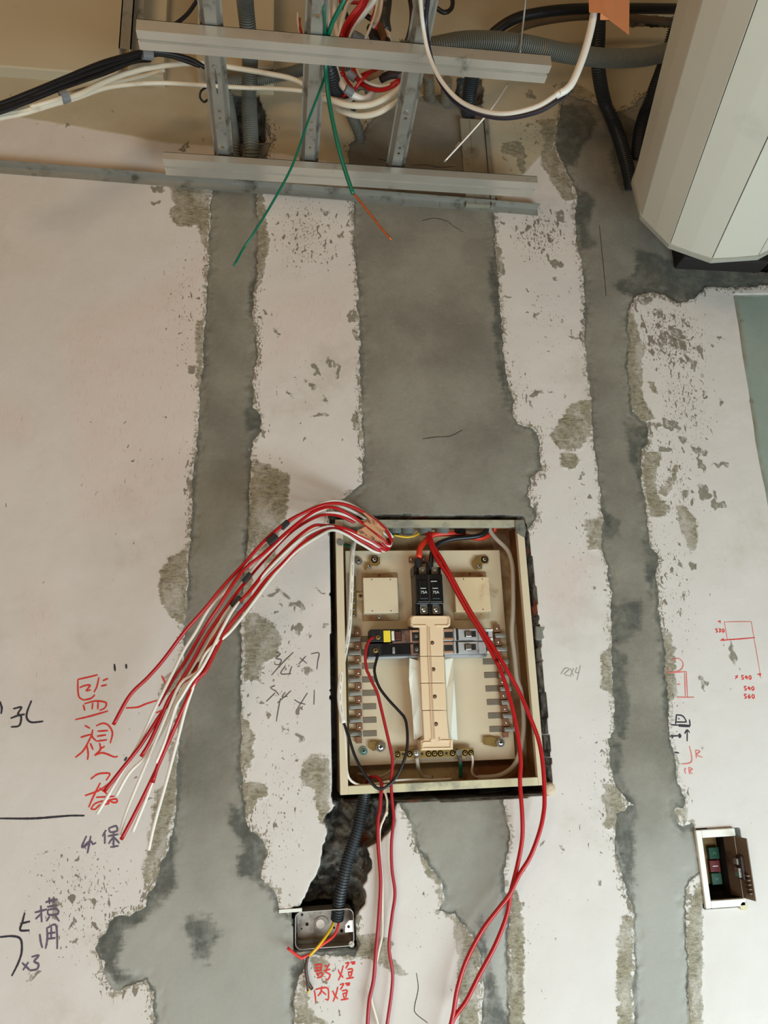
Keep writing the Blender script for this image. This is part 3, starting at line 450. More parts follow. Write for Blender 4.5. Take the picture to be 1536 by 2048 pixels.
# ------------------------------------------------------------------ rest of the room shell
def struct(name, mb, material, label, bevel=0):
    o = mb.done(name, material, None, bevel); tag(o, label, None, None, 'structure'); return o
struct('floor', MB().box(-3, 3.2, -4.5, .12, -.1, 0), mat('bare concrete floor', (150, 146, 138), .8, 0, .1, (110, 104, 96), .4, 3, .3), 'bare concrete floor')
struct('ceiling', MB().box(-3, 3.2, -4.5, .12, 3.4, 3.5), mat('bare plaster slab', (168, 140, 100), .85, 0, .08, (130, 104, 74), .3, 4, .2), 'bare plastered concrete slab above the ceiling grid')
BEI = mat('beige painted board', (196, 180, 150), .8, 0, .06, (160, 128, 88), .35, 8, .15)
# upper beige pieces standing proud of the wall above the ceiling line
x0, x1, _, _ = R2(262, 0, 340, 150, .02); z1 = P(300, 158, .02)[2]
struct('trim_1', MB().box(x0, x1 - .008, -.03, .01, z1, 3.4), BEI, 'beige painted board standing against the wall above the ceiling line', .002)
x0, x1, _, _ = R2(395, 0, 548, 130, .06); z1 = P(480, 140, .06)[2]
struct('trim_2', MB().box(x0, x1, -.07, .01, z1, 3.4), BEI, 'beige painted pier behind the grey conduit', .003)
x0, _, z1, _ = R2(-60, 128, 240, 136, .02); x1 = P(236, 140, .03)[0]
struct('trim_3', MB().box(-1.6, x1, -.028, .01, P(100, 138, .03)[2], 3.4), BEI, 'beige painted downstand above the black cable bundle', .003)
# ------------------------------------------------------------------ ceiling grid
ZC = 2.5497
def channel(name, x0, x1, ya, yb, z, label, group, h=.014):
    """downward web with a shallow rib line, front and rear upstands with returned lips"""
    t = .0012; m_ = (ya + yb) / 2; T = thing(name, (x0, ya, z), label, 'ceiling channel', group)
    prof = [(ya, h), (ya, 0), (m_ - .003, 0), (m_ - .0015, .004), (m_ + .0015, .004), (m_ + .003, .0005), (yb, .0005), (yb, h)]
    V = []; Fc = []; rev = [(y, zz) for y, zz in prof]; inner = [(y + (t if y < m_ else -t), zz + t) if 0 < i < 7 else (y + (t if i == 0 else -t), zz) for i, (y, zz) in enumerate(prof)]
    loop = rev + inner[::-1]; n = len(loop)
    for x in (x0, x1): V += [(x, y, z + zz) for y, zz in loop]
    Fc = [(i, (i + 1) % n, n + (i + 1) % n, n + i) for i in range(n)]
    tess = tessellate_polygon([[Vector((y, zz, 0)) for y, zz in loop]]); Fc += [tuple(t_) for t_ in tess] + [tuple(n + i for i in t_) for t_ in tess]
    fit(mk('web', V, Fc, GALV), T)
    fit(MB().box(x0, x1, ya, ya + .006, z + h - .001, z + h).box(x0, x1, yb - .006, yb, z + h - .001, z + h).done('lip', GALVD), T)
    return T
channel('cross_channel', -.2215, .4505, -.3745, -.3375, ZC, 'upper long silver cross channel in front of the cable tangle', 'cross channels of the ceiling grid', .022)
c2 = channel('cross_channel', -.2200, .5210, -.0940, -.0485, ZC, 'lower long silver cross channel just above the wall angle', 'cross channels of the ceiling grid', .016)
def holed_plate(w, L, holes, t=.0012):
    """strip in its own x (width) / y (length), holes as (u, v, ru, rv)"""
    outer = [(-w / 2, 0), (w / 2, 0), (w / 2, L), (-w / 2, L)]; loops = [outer]
    for u, v, ru, rv in holes: loops.append([(u + ru * math.cos(a * math.pi / 6), v + rv * math.sin(a * math.pi / 6)) for a in range(12)])
    tess = tessellate_polygon([[Vector((a, b, 0)) for a, b in l] for l in loops]); flat = [q for l in loops for q in l]; n = len(flat)
    V = [(a, b, 0) for a, b in flat] + [(a, b, t) for a, b in flat]; Fc = [tuple(f) for f in tess] + [tuple(i + n for i in f[::-1]) for f in tess]; k0 = 0
    for l in loops:
        m_ = len(l); Fc += [(k0 + i, k0 + (i + 1) % m_, n + k0 + (i + 1) % m_, n + k0 + i) for i in range(m_)]; k0 += m_
    return V, Fc
def joist(xc, yend, label, w, holes, lean):
    z = ZC + .024; T = thing('perforated_runner', (xc, yend, z), label, 'ceiling runner', 'perforated runners of the ceiling grid'); L = .62
    V, Fc = holed_plate(w, L, holes); o = mk('web', V, Fc, GALVD); o.parent = T; o.matrix_local = Matrix(((1, 0, 0, 0), (0, -1, 0, 0), (0, 0, 1, 0), (0, 0, 0, 1)))
    for s in (-1, 1):
        a = s * w / 2; b = a + s * lean
        f = MB().add([(a, 0, 0), (a, -L, 0), (b, -L, .011), (b, 0, .011), (a + s * .0012, 0, 0.0012), (a + s * .0012, -L, .0012), (b + s * .0012, -L, .011), (b + s * .0012, 0, .011)],
                     [(0, 1, 2, 3), (4, 7, 6, 5), (0, 4, 5, 1), (1, 5, 6, 2), (2, 6, 7, 3), (3, 7, 4, 0)]).box(min(b, b + s * .004), max(b, b + s * .004), -L, 0, .0105, .0117)
        f.done('flange', GALVD, T)
    MB().box(-w / 2, w / 2, -.0015, 0, -.0, .022).done('end_tab', GALVD, T)
    return T
J1 = joist(-.108, -.062, 'leftmost of the three perforated runners, with a long slotted hole', .018, [(0, .20, .0022, .028), (0, .135, .0035, .0035), (0, .118, .003, .003), (0, .045, .0035, .0035), (0, .40, .003, .012)], .0055)
joist(.058, -.062, 'middle perforated runner, beside the cable tangle', .018, [(0, .125, .003, .003), (0, .105, .003, .003), (0, .06, .0028, .0028), (0, .345, .004, .004), (0, .375, .004, .004)], .0055)
J3 = joist(.232, -.062, 'rightmost perforated runner, beside the white and black cable loop', .018, [(0, .150, .0035, .0035), (0, .06, .003, .003), (0, .075, .003, .003), (0, .345, .004, .004), (0, .375, .004, .004), (0, .22, .0028, .0028)], .006)
J3.rotation_euler.z = -.015
sc_, _s = screw(J3, (.2325, ZC + .02), .004, -.20)
bpy.data.objects.remove(sc_); b_ = MB().disc((0, 0), .004, -.004, .001, 10).done('bolt', CHROME, J3); b_.rotation_euler.x = math.pi / 2; b_.location = (0, -.165, 0)
b_ = MB().disc((0, 0), .004, -.003, .001, 10).done('bolt', GALVD, J1); b_.rotation_euler.x = math.pi / 2; b_.location = (0, -.232, 0)
# wall angle
T = thing('wall_angle', (.0, 0, 2.55), 'long thin silver wall angle fixed along the wall under the ceiling grid', 'wall angle')
A0 = P(-160, 333, .002); A1 = P(417, 379, .002); A2 = P(1076, 431, .002)
def angle_strip(a, b):
    h = .016; mb = MB()
    for (y0, y1, za, zb) in ((-.0022, .0, 0, h), (-.020, -.001, h - .0012, h)):
        mb.add([(a[0], y0, a[2] + za), (b[0], y0, b[2] + za), (b[0], y1, b[2] + za), (a[0], y1, a[2] + za), (a[0], y0, a[2] + zb), (b[0], y0, b[2] + zb), (b[0], y1, b[2] + zb), (a[0], y1, a[2] + zb)],
               [(0, 1, 2, 3), (4, 7, 6, 5), (0, 4, 5, 1), (1, 5, 6, 2), (2, 6, 7, 3), (3, 7, 4, 0)])
    return mb
fit(angle_strip(A0, P(880, 415, .002)).done('angle_length', GALVD), T)
B0 = P(880, 415, .004); fit(angle_strip((B0[0], 0, B0[2] + .002), (A2[0], 0, A2[2])).done('angle_length', GALVD), T)
# hanging stud at the upper left
T = thing('steel_stud', tuple(P(270, 140, .16)), 'grey steel stud rising at the upper left behind the cable bundle', 'steel stud')
a = P(250, -60, .10); b = P(276, 132, .06); c = P(272, -60, .10)
mb = MB(); tt = .0012
for q0, q1 in (((a[0], a[1]), (c[0], c[1])), ((a[0], a[1]), (a[0], a[1] + .03)), ((c[0], c[1]), (c[0], c[1] + .03))):
    mb.box(min(q0[0], q1[0]) - tt, max(q0[0], q1[0]) + tt, min(q0[1], q1[1]) - tt, max(q0[1], q1[1]) + tt, b[2], 3.39)
fit(mb.done('channel_web', GALVD), T)
fit(MB().box(c[0] + .004, c[0] + .016, c[1] + .02, c[1] + .022, b[2], 3.39).done('return_lip', GALVD), T)
# vertical galvanised trunking on the wall under the right conduits
T = thing('wall_trunking', tuple(P(950, 300, 0)), 'flat grey trunking strip on the wall behind the lower cross channel', 'trunking')
x0, x1, z0, z1 = rect(px('u:500,560 720,570 760,1400 520,1400'), .012)
fit(MB().box(x0, x1, -.012, .004, 2.553, z1).box((x0 + x1) / 2 - .006, (x0 + x1) / 2 - .004, -.0135, -.011, 2.553, z1).done('cover_strip', mat('dull grey strip', (150, 142, 124), .6, .1, .08, (110, 100, 84), .4, 30, .1), None, .001), T)
fit(MB().box(x1 + .001, x1 + .010, -.016, .004, 2.553, z1).done('side_rail', GALVD), T)
# ------------------------------------------------------------------ roller shutter drum
ax = ray(1000, 1436); ax[2] = 0; ax /= np.linalg.norm(ax); sd = np.cross(ax, [0, 0, 1.])
c0 = P(1419, 518, .15); cc = c0 + sd * .0541 + np.array([0, 0, .1678]); Rv = .1778; NS = 13
T = thing('roller_shutter', tuple(cc), 'large off-white rolled shutter of flat slats hanging at the upper right', 'roller shutter')
def ring(r, along): return [cc + ax * along + (sd * math.cos(a) + np.array([0, 0, 1.]) * math.sin(a)) * r for a in [math.radians(-78.9 - i * 360 / NS) for i in range(NS)]]
LEN = -1.5
for i in range(NS):
    A = ring(Rv, 0); Bk = ring(Rv, LEN); a0, a1 = A[i], A[(i + 1) % NS]; b0, b1 = Bk[i], Bk[(i + 1) % NS]; g = .012
    def I(p, q_, t): return p + (q_ - p) * t
    nrm = ((a0 + a1) / 2 - cc); nrm -= ax * (nrm @ ax); nrm /= np.linalg.norm(nrm)
    V = []
    for p, q_ in ((a0, a1), (b0, b1)):
        for off in (0, -.007): V += [I(p, q_, g) - nrm * (.0015 - off * -1 if off else .0) * 1 + nrm * off, I(p, q_, .5) + nrm * (.0012 + off), I(p, q_, 1 - g) + nrm * off]
    Fc = [(0, 1, 7, 6), (1, 2, 8, 7), (3, 9, 10, 4), (4, 10, 11, 5), (0, 3, 4, 1), (1, 4, 5, 2), (6, 7, 10, 9), (7, 8, 11, 10), (0, 6, 9, 3), (2, 5, 11, 8)]
    fit(mk('slat', V, Fc, SLAT), T)
mb = MB(); o1 = ring(Rv + .0035, .006); o2 = ring(Rv + .0035, -.006); i1 = ring(Rv - .016, .006); i2 = ring(Rv - .016, -.006)
mb.add(o1 + o2 + i1 + i2, [(i, (i + 1) % NS, NS + (i + 1) % NS, NS + i) for i in range(NS)] + [(i, 2 * NS + i, 2 * NS + (i + 1) % NS, (i + 1) % NS) for i in range(NS)] + [(NS + i, NS + (i + 1) % NS, 3 * NS + (i + 1) % NS, 3 * NS + i) for i in range(NS)] + [(2 * NS + i, 3 * NS + i, 3 * NS + (i + 1) % NS, 2 * NS + (i + 1) % NS) for i in range(NS)])
fit(mb.done('end_rim', SLATE), T)
core = tube_mesh([Vector(cc + ax * .115), Vector(cc + ax * LEN)], .055, 24).done('axle', mat('dark steel axle', (60, 56, 50), .6, .5)); fit(core, T)
e1 = ring(Rv - .012, -.02); fit(mk('end_disc', e1, [tuple(range(NS))], DARKIN), T)
bq = cc + ax * .13; fit(MB().box(bq[0] - .07, bq[0] + .13, -.04, .004, bq[2] - .09, bq[2] + .09).done('wall_bracket', DARKIN, None, .004), T)
# ------------------------------------------------------------------ conduits and cables above the ceiling grid
def cable(name, pts, wpx, material, label, cat='cable', group=None, depth=None, sides=10, corr=False, pitch=.0045):
    d = np.mean([np.linalg.norm(np.array(p) - CAM) * 0 + (M.T @ (np.array(p) - CAM))[2] for p in pts]); r = wpx / 2 * d / F
    o = flex(name, pts, r, material, pitch=pitch) if corr else tube(name, pts, r, material, sides=sides)
    tag(o, label, cat, group); return o
GC = 'grey corrugated conduits above the ceiling grid'
cable('flexible_conduit', pth('x:490,-60 490,0 497,70 500,130 498,200 502,290 505,330', (.30, .22, .16, .10, .05, .03, .0)), 33, CONDG, 'thick grey corrugated conduit dropping behind the left perforated runner', 'conduit', GC, corr=True)
cable('flexible_conduit', pth('x:430,150 448,165 458,200 466,250 470,292 470,330', (.10, .07, .05, .03, .02, .0)), 20, CONDG, 'thin grey corrugated conduit tight beside the left perforated runner', 'conduit', GC, corr=True)
cable('flexible_conduit', pth('x:430,182 460,165 520,158 580,146 640,130 700,130', (.07, .07, .06, .07, .09, .10)), 26, CONDG, 'grey corrugated conduit running level behind the two cream cables', 'conduit', GC, corr=True)
cable('flexible_conduit', pth('x:800,100 860,95 940,82 1040,88 1140,108 1240,117 1330,105 1420,60', (.24, .25, .25, .24, .22, .2, .17, .12)), 36, CONDG, 'long thick grey corrugated conduit sweeping level behind the right end of the upper channel', 'conduit', GC, corr=True)
cable('flexible_conduit', pth('x:1198,-30 1197,60 1196,130 1208,200 1225,240 1243,290 1256,340 1262,380', (.16, .15, .12, .05, .03, .018, .008, .0)), 27, CONDD, 'dark corrugated conduit dropping into the cement beside the shutter', 'conduit', GC, corr=True)
cable('flexible_conduit', pth('x:1350,60 1332,120 1310,180 1292,225 1280,270 1276,320', (.14, .10, .07, .04, .02, .0)), 29, CONDD, 'dark corrugated conduit slanting down behind the shutter edge', 'conduit', GC, corr=True)
cable('flexible_conduit', pth('x:950,110 945,150 940,180 937,212 936,235', (.12, .08, .05, .02, -.01)), 30, CONDD, 'short dark corrugated conduit entering the wall above the trunking strip', 'conduit', GC, corr=True)
cable('flexible_conduit', pth('x:695,215 705,235 716,260 722,285', (.06, .04, .015, -.005)), 22, CONDG, 'small grey corrugated conduit stub left of the centre cement', 'conduit', GC, corr=True)
cable('flexible_conduit', pth('x:655,120 662,150 675,185 700,215', (.22, .2, .16, .10)), 30, CONDD, 'dark corrugated conduit bend inside the cable tangle', 'conduit', GC, corr=True)
for s, l in (('x:856,150 858,180 860,205', 'left of two mortar-caked conduit stubs by the right perforated runner'), ('x:893,160 892,190 890,210', 'right of two mortar-caked conduit stubs by the right perforated runner')):
    cable('flexible_conduit', pth(s, (.07, .03, -.01)), 22, mat('mortar caked conduit', (112, 100, 82), .85, 0, .15, (80, 70, 56), .5, 60, .4), l, 'conduit', GC, corr=True, pitch=.007)
cable('power_cable', pth('x:960,105 985,68 1030,38 1090,24 1160,18 1260,17 1370,18 1430,20', (.12, .14, .16, .17, .17, .15, .12, .1)), 20, BLKW, 'thick black cable arching over the right conduit', 'cable')
cable('power_cable', pth('x:1000,80 1050,52 1110,38 1180,32 1260,36 1350,44 1420,46', (.06, .07, .08, .08, .07, .06, .05)), 15, mat('dusty brown cable sheath', (96, 78, 54), .7, 0, .1, (70, 56, 40), .4, 40, .1), 'dusty brown cable arching just under the thick black one', 'cable')
cable('power_cable', pth('x:405,-20 392,4 375,28 355,45 330,60', (.28, .25, .22, .2, .16)), 8, BLKW, 'short black cable crossing the beige board at the top left', 'cable')
cable('power_cable', pth('x:893,-15 905,0 902,18 888,25 870,14', (.3, .3, .3, .3, .3)), 9, BLKW, 'black cable end curling right of the right perforated runner', 'cable')
for i, (s, l) in enumerate((('x:-60,222 0,208 60,185 130,156 200,127 250,112 285,104 330,106 380,118 410,135', 'uppermost black cable of the bundle at the left'), ('x:-60,232 0,217 60,193 130,164 200,136 255,117 290,108 340,112 400,132', 'second black cable of the bundle at the left'), ('x:-60,238 0,224 60,201 130,173 200,146 258,124 292,113 320,108', 'third black cable of the bundle at the left'), ('x:-60,230 0,213 70,194 140,170 210,146 265,124 300,120', 'lowest black cable of the bundle at the left'))):
    cable('power_cable', pth(s, [.26 + .004 * i, .25, .23 + .003 * i, .2, .18, .16]), 9.5, BLKW, l, 'cable', 'black cables bundled at the left')
wc = []
for i, (s, l, wp) in enumerate((('x:-60,246 0,232 50,222 110,203 160,188 200,168 250,148 310,134 400,126 470,136 540,148 590,160 640,190 700,225', 'upper cream cable passing behind the left and middle runners', 11), ('x:-60,250 0,236 50,226 110,208 150,197 210,176 270,168 330,166 400,170 480,175 560,178 620,184 700,200', 'lower cream cable passing behind the left and middle runners', 9), ('x:60,214 110,200 150,184 200,170 250,160 300,148 330,140', 'short cream cable tucked between the upper and lower cream cables', 8))):
    wc.append(cable('power_cable', pth(s, [.24, .235, .21, .17, .14, .12, .13]), wp, CABLEW, l, 'cable', 'cream cables bundled at the left'))
d = pth('x:122,196 136,191', (.226, .225)); o = tube_mesh([Vector(q) for q in smooth_path(d)] if 0 else [Vector(d[0]), Vector(d[1])], .0105, 12).done('tape_wrap', TAPEG); o.parent = wc[0]
d = pth('x:284,108 304,110', (.192, .185)); o = tube_mesh([Vector(d[0]), Vector(d[1])], .009, 12).done('tape_wrap', TAPEG, wc[0])
tube('wire_loop', [P(412, 175, .06), P(402, 182, .06), P(400, 195, .055), P(408, 204, .05), P(414, 200, .04)], .0022, BLKW)
tag(bpy.data.objects['wire_loop'], 'little black wire loop left of the left perforated runner', 'wire')
# big twin cable loop
g = 'twin cables of the hanging loop'
yy = (.50, .46, .42, .40, .40, .41, .44, .47, .50, .52, .54)
tl = cable('power_cable', pth('x:838,-40 841,0 846,50 858,110 885,165 930,208 1000,227 1070,214 1120,185', yy[:9]), 9, WHITE, 'white cable of the large loop hanging at the upper right', 'cable', g)
cable('power_cable', pth('x:858,-40 856,0 852,50 862,115 885,172 925,214 1000,236 1075,224 1125,194 1140,182', (.49, .45, .41, .39, .39, .40, .43, .46, .49)), 9, mat('blue black cable sheath', (34, 28, 44), .4, 0, .2, None, 0, 60, .03), 'blue-black cable hugging the underside of the white loop', 'cable', g)
o = cable('x', pth('x:1112,191 1140,172 1163,122 1180,65 1190,10 1194,-40', (.49, .5, .51, .52, .53, .54)), 15, WHITE, None); o.name = 'outer_sheath'; o['label'] = 'thicker white outer sheath'; del o['category']; o.parent = tl
T = thing('masking_tape_flag', tuple(P(1215, 10, .53)), 'orange masking tape flag wrapped on the white cable at the top edge', 'tape')
fit(MB().add([P(1176, -60, .535), P(1178, 25, .535), P(1201, 26, .535), P(1200, 40, .53), P(1220, 40, .53), P(1222, -60, .53), P(1176, -60, .537), P(1178, 25, .537), P(1201, 26, .537), P(1200, 40, .532), P(1220, 40, .532), P(1222, -60, .532)], [(0, 1, 2, 3, 4, 5), (11, 10, 9, 8, 7, 6)] + [(i, (i + 1) % 6, 6 + (i + 1) % 6, 6 + i) for i in range(6)]).done('front_fold', ORANGE), T)
fit(MB().add([P(1220, -60, .53), P(1218, 40, .53), P(1258, 70, .515), P(1260, -60, .51), P(1220, -60, .532), P(1218, 40, .532), P(1258, 70, .517), P(1260, -60, .512)], [(0, 1, 2, 3), (7, 6, 5, 4), (0, 4, 5, 1), (1, 5, 6, 2), (2, 6, 7, 3), (3, 7, 4, 0)]).done('loose_fold', ORANGE), T)
# tie wires
cable('hanger_wire', pth('x:1056,-80 1051,0 1046,50 1040,106', (.34, .3, .27, .25)), 4, GALVD, 'straight thin steel hanger wire rising above the right end of the upper channel', 'wire')
hw = cable('hanger_wire', pth('x:1016,168 985,215 945,262 888,324', (.18, .16, .13, .09)), 4.5, GALV, 'thin steel wire slanting down in front of the centre cement', 'wire')
d = pth('x:920,286 912,296', (.107, .104)); tube_mesh([Vector(d[0]), Vector(d[1])], .0034, 8).done('wire_crimp', GALV, hw)
# green wires
cable('earth_wire', pth('x:646,-40 648,20 650,60 652,110 650,150 638,185 615,245 585,330 545,405 505,470 488,495 468,531', (.44, .42, .38, .33, .30, .29, .28, .27, .26, .25, .24, .24)), 5, GREEN, 'thin green wire hanging to the left and ending above the left cement strip', 'wire', 'green earth wires')
gw = cable('earth_wire', pth('x:700,-40 688,0 665,45 655,80 651,130 655,180 663,230 676,290 690,340 706,388', (.44, .42, .39, .36, .32, .3, .29, .28, .27, .26)), 9, GREEN, 'thicker green wire ending in bare copper above the centre cement', 'wire', 'green earth wires')
o = cable('x', pth('x:704,383 722,405 745,434 765,460 783,480', (.26, .255, .25, .245)), 5, COPPER, None); o.name = 'copper_strand'; del o['category']; o['label'] = 'bare copper strand'; o.parent = gw
# tangle
tg = 'wires of the tangle above the upper channel'
for s, zz, wp, mm, l in (
 ('m:180,930 260,935 400,960 520,1000 640,1015 760,1005 880,960 1000,890 1080,810 1090,740', (2.70, 2.66, 2.63, 2.62, 2.62, 2.62, 2.63, 2.66), 10.5, CABLEW, 'upper thick cream cable curving under the tangle'),
 ('m:330,940 420,1020 540,1080 680,1110 820,1090 940,1030 1050,940 1120,840 1130,760', (2.70, 2.65, 2.62, 2.61, 2.61, 2.62, 2.63, 2.66), 10.5, CABLEW, 'lowest thick cream cable curving under the tangle'),
 ('m:420,560 440,680 480,780 540,860 620,920 700,950 760,930 800,860', (2.75, 2.69, 2.65, 2.64, 2.64, 2.66), 12, WHITE, 'white cable curling down in the middle of the tangle'),
 ('m:440,-60 430,60 430,180 450,300 480,420', (2.80, 2.80, 2.76, 2.72), 9, WHITE, 'straight white cable rising right of the green wires'),
 ('m:360,-60 370,80 375,200 380,330 400,450', (2.80, 2.80, 2.76, 2.72), 8, WHITE, 'white cable rising between the green wires'),
 ('m:860,-80 780,40 680,160 590,270 530,380 500,470', (2.72, 2.70, 2.68, 2.64), 11, WHITE, 'thick white cable crossing the tangle from the top right'),
 ('m:660,-60 560,30 500,200 480,330', (2.84, 2.80, 2.76, 2.74), 7, WHITE, 'thin white cable behind the thick red wires'),
 ('m:340,760 360,860 420,930 500,975 590,950 640,880', (2.72, 2.68, 2.65, 2.65, 2.67), 7, WHITE, 'white wire looping left of the middle curl'),
 ('m:640,660 680,740 760,800 880,830 1000,800 1060,760', (2.72, 2.68, 2.65, 2.64, 2.65), 5, WHITE, 'thin white wire over the red arc in the tangle'),
 ('m:850,-60 820,120 780,240 720,380', (2.78, 2.75, 2.72, 2.70), 4.5, WHITE, 'thin white wire slanting left beside the tangle top'),
 ('m:890,-60 870,100 840,200 800,260', (2.78, 2.75, 2.72, 2.70), 5, WHITE, 'thin white wire right of the slanting red wire'),
 ('m:730,-80 690,30 600,150 530,250 490,370', (2.70, 2.68, 2.66, 2.63), 9, RED, 'left thick red wire crossing the tangle'),
 ('m:760,-80 715,40 640,150 570,260 530,370', (2.71, 2.69, 2.67, 2.64), 9, RED, 'right thick red wire crossing the tangle'),
 ('m:500,640 530,740 580,820 620,860 660,800 740,720 800,680', (2.74, 2.69, 2.66, 2.67, 2.70), 5.5, RED, 'red wire looping in the middle of the tangle'),
 ('m:600,660 660,780 760,850 880,865 980,830 1060,770', (2.72, 2.67, 2.64, 2.63, 2.64), 7, RED, 'red wire arc low in the tangle'),
 ('m:630,660 690,760 790,820 900,840 1000,800 1050,760', (2.73, 2.68, 2.65, 2.64, 2.65), 7, RED, 'second red wire arc just above the lowest one'),
 ('m:640,740 740,700 820,670 860,640', (2.74, 2.72, 2.72), 6, RED, 'short straight red wire high in the tangle'),
 ('m:470,10 560,20 660,25 740,5', (2.86, 2.86, 2.86), 6, RED, 'level red wire at the top of the tangle'),
 ('m:820,-60 820,80 790,180 800,260', (2.79, 2.77, 2.74, 2.72), 6, RED, 'red wire dropping to the black splice'),
 ('m:890,-60 880,60 850,180 820,280', (2.79, 2.77, 2.74, 2.72), 6, RED, 'right red wire dropping to the black splice'),
 ('m:90,180 90,240 105,300 115,340', (2.70, 2.68, 2.66, 2.65), 5, RED, 'short red wire left of the middle perforated runner'),
 ('m:75,120 75,200 85,270 100,340', (2.71, 2.69, 2.67, 2.66), 4, WHITE, 'short white wire left of the middle perforated runner'),
 ('m:370,700 440,700 520,720', (2.74, 2.72, 2.71), 6, RED, 'stub of red wire beside the dark conduit bend'),
 ('m:500,930 540,900 570,860', (2.66, 2.66, 2.68), 6, RED, 'short red wire by the grey tape in the tangle'),
 ('m:720,740 820,700 880,640', (2.76, 2.76, 2.78), 16, mat('brown cardboard sheath', (128, 84, 50), .8), 'brown sheathed cable at the back of the tangle'),
 ('m:870,760 960,720 1080,710', (2.78, 2.78, 2.78), 14, mat('dark maroon sheath', (46, 26, 20), .7), 'dark maroon cable at the back of the tangle'),
 ('m:930,-80 920,60 905,200 920,300', (2.92, 2.9, 2.86, 2.84), 20, CONDD, 'dark conduit dropping behind the tangle'),
 ('m:850,250 880,320 920,400', (2.76, 2.74, 2.72), 16, mat('tan splice tape', (140, 98, 64), .8), 'tan taped splice right of the tangle'),
 ('m:600,330 650,350 700,390', (2.76, 2.76, 2.76), 14, TAPEG, 'grey taped cable joint under the red wires'),
 ('m:720,140 760,170 800,190', (2.84, 2.84, 2.84), 9, BLKW, 'short black joint between the red wires'),
 ('m:900,290 945,320 950,400', (2.75, 2.73, 2.71), 7, WHITE, 'short white wire end right of the tan splice'),
 ('m:940,370 945,410', (2.72, 2.70), 8, BLKW, 'black wire tip below the tan splice'),
 ('m:780,270 800,330 820,410', (2.76, 2.74, 2.72), 17, TAPEB, 'black taped splice right of the tangle'),
 ('m:1140,-60 1165,100 1160,240 1130,360 1110,410', (2.9, 2.9, 2.86, 2.82), 7, mat('rusty wire', (70, 44, 30), .8), 'rusty wire curving left of the right perforated runner'),
 ('m:510,40 530,120 560,200', (2.88, 2.86, 2.84), 8, BLKW, 'short dark wire behind the white cables'),
 ('m:640,860 680,840 730,850 740,890', (2.68, 2.68, 2.68), 8, CONDG, 'grey cable end curled in the tangle centre')):
    cable('tangle_wire', hth(s, zz), wp * 1.18, mm, l, 'wire', tg)
tw = [o for o in COL.objects if o.name.startswith('tangle_wire')]
for s, zz, wp, par, mm in (('m:530,850 600,895', (2.645, 2.643), 15, 2, TAPEG), ('m:460,955 510,965', (2.655, 2.655), 10, 7, TAPEG), ('m:560,700 630,760', (2.70, 2.69), 15, 13, TAPEG), ('m:1060,770 1110,720', (2.64, 2.65), 16, 0, TAPEG)):
    d_ = hth(s, zz); tube_mesh([Vector(d_[0]), Vector(d_[1])], wp / 2 * 1.6 / F, 10).done('tape_wrap', mm, tw[par])
# ------------------------------------------------------------------ distribution panel
px0, px1, pz0, pz1 = .1031, .4600, 1.3882, 1.8640
T = thing('distribution_panel', ((px0 + px1) / 2, .085, pz0), 'cream steel electrical distribution panel, open, set into the wall', 'electrical panel'); PN = T
lip = .0135; fy = .0; by = .088; t = .0015
mb = MB(); mb.box(px0 + t, px1 - t, by - t, by, pz0, pz1)
fit(mb.done('back_plate', CREAMD), T)
fit(MB().box(px0, px0 + t, fy, by, pz0, pz1).done('left_side', CREAMD), T); fit(MB().box(px1 - t, px1, fy, by, pz0, pz1).done('right_side', RUSTW), T)
fit(MB().box(px0, px1, fy, by, pz0, pz0 + t).done('bottom_side', CREAMD), T)
fit(MB().box(px0, px1, fy, by, pz1 - t, pz1).done('top_side', CREAMD), T)
fr_ = MB(); fit(MB().box(px0, px0 + lip, fy - .002, fy + .0, pz0, pz1).box(px0 + lip - .001, px0 + lip, fy, fy + .010, pz0 + lip, pz1 - lip).done('frame_stile', CREAM, None, .0006), T)
fit(MB().box(px1 - lip, px1, fy - .002, fy + .0, pz0, pz1).box(px1 - lip, px1 - lip + .001, fy, fy + .010, pz0 + lip, pz1 - lip).done('frame_stile', CREAM, None, .0006), T)
fit(MB().box(px0 + lip, px1 - lip, fy - .0018, fy + .0, pz0, pz0 + lip).box(px0 + lip, px1 - lip, fy, fy + .010, pz0 + lip - .001, pz0 + lip).done('frame_rail', mat('mortar smudged cream enamel', (206, 192, 154), .5, 0, .06, (120, 116, 104), .55, 18, .2), None, .0006), T)
fit(MB().box(px0 + lip, px1 - lip, fy - .0018, fy + .0, pz1 - lip, pz1).box(px0 + lip, px1 - lip, fy, fy + .010, pz1 - lip, pz1 - lip + .001).done('frame_rail', mat('mortar caked cream enamel', (176, 168, 142), .7, 0, .08, (128, 124, 112), .7, 22, .3), None, .0006), T)
PY = .058                                            # mounting plate face
X0, X1, Z0, Z1 = .1255, .4275, 1.4305, 1.8190
fit(MB().box(X0, X1, PY, PY + .002, Z0, Z1).done('mounting_plate', CREAM, None, .0008), T)
fit(MB().box(X0, X1, PY + .002, PY + .010, Z1 - .0015, Z1).box(X0, X1, PY + .002, PY + .010, Z0, Z0 + .0015).box(X1 - .0015, X1, PY + .002, PY + .012, Z0, Z1).done('plate_return', CREAMD), T)
def pp(x, y, yw): v = P(x, y, -yw); return (v[0], v[2])   # yw = depth into the wall
def prt(name, x0, y0, x1, y1, yf, yb, material, bevel=.0006, parent=None):
    a, b, c, d = R2(x0, y0, x1, y1, -yf); o = MB().box(a, b, yf, yb, c, d).done(name, material, None, bevel); fit(o, T) if parent is None else sub(o, parent); return o
def sub(o, parent):
    o.parent = parent; return o
slots = {}
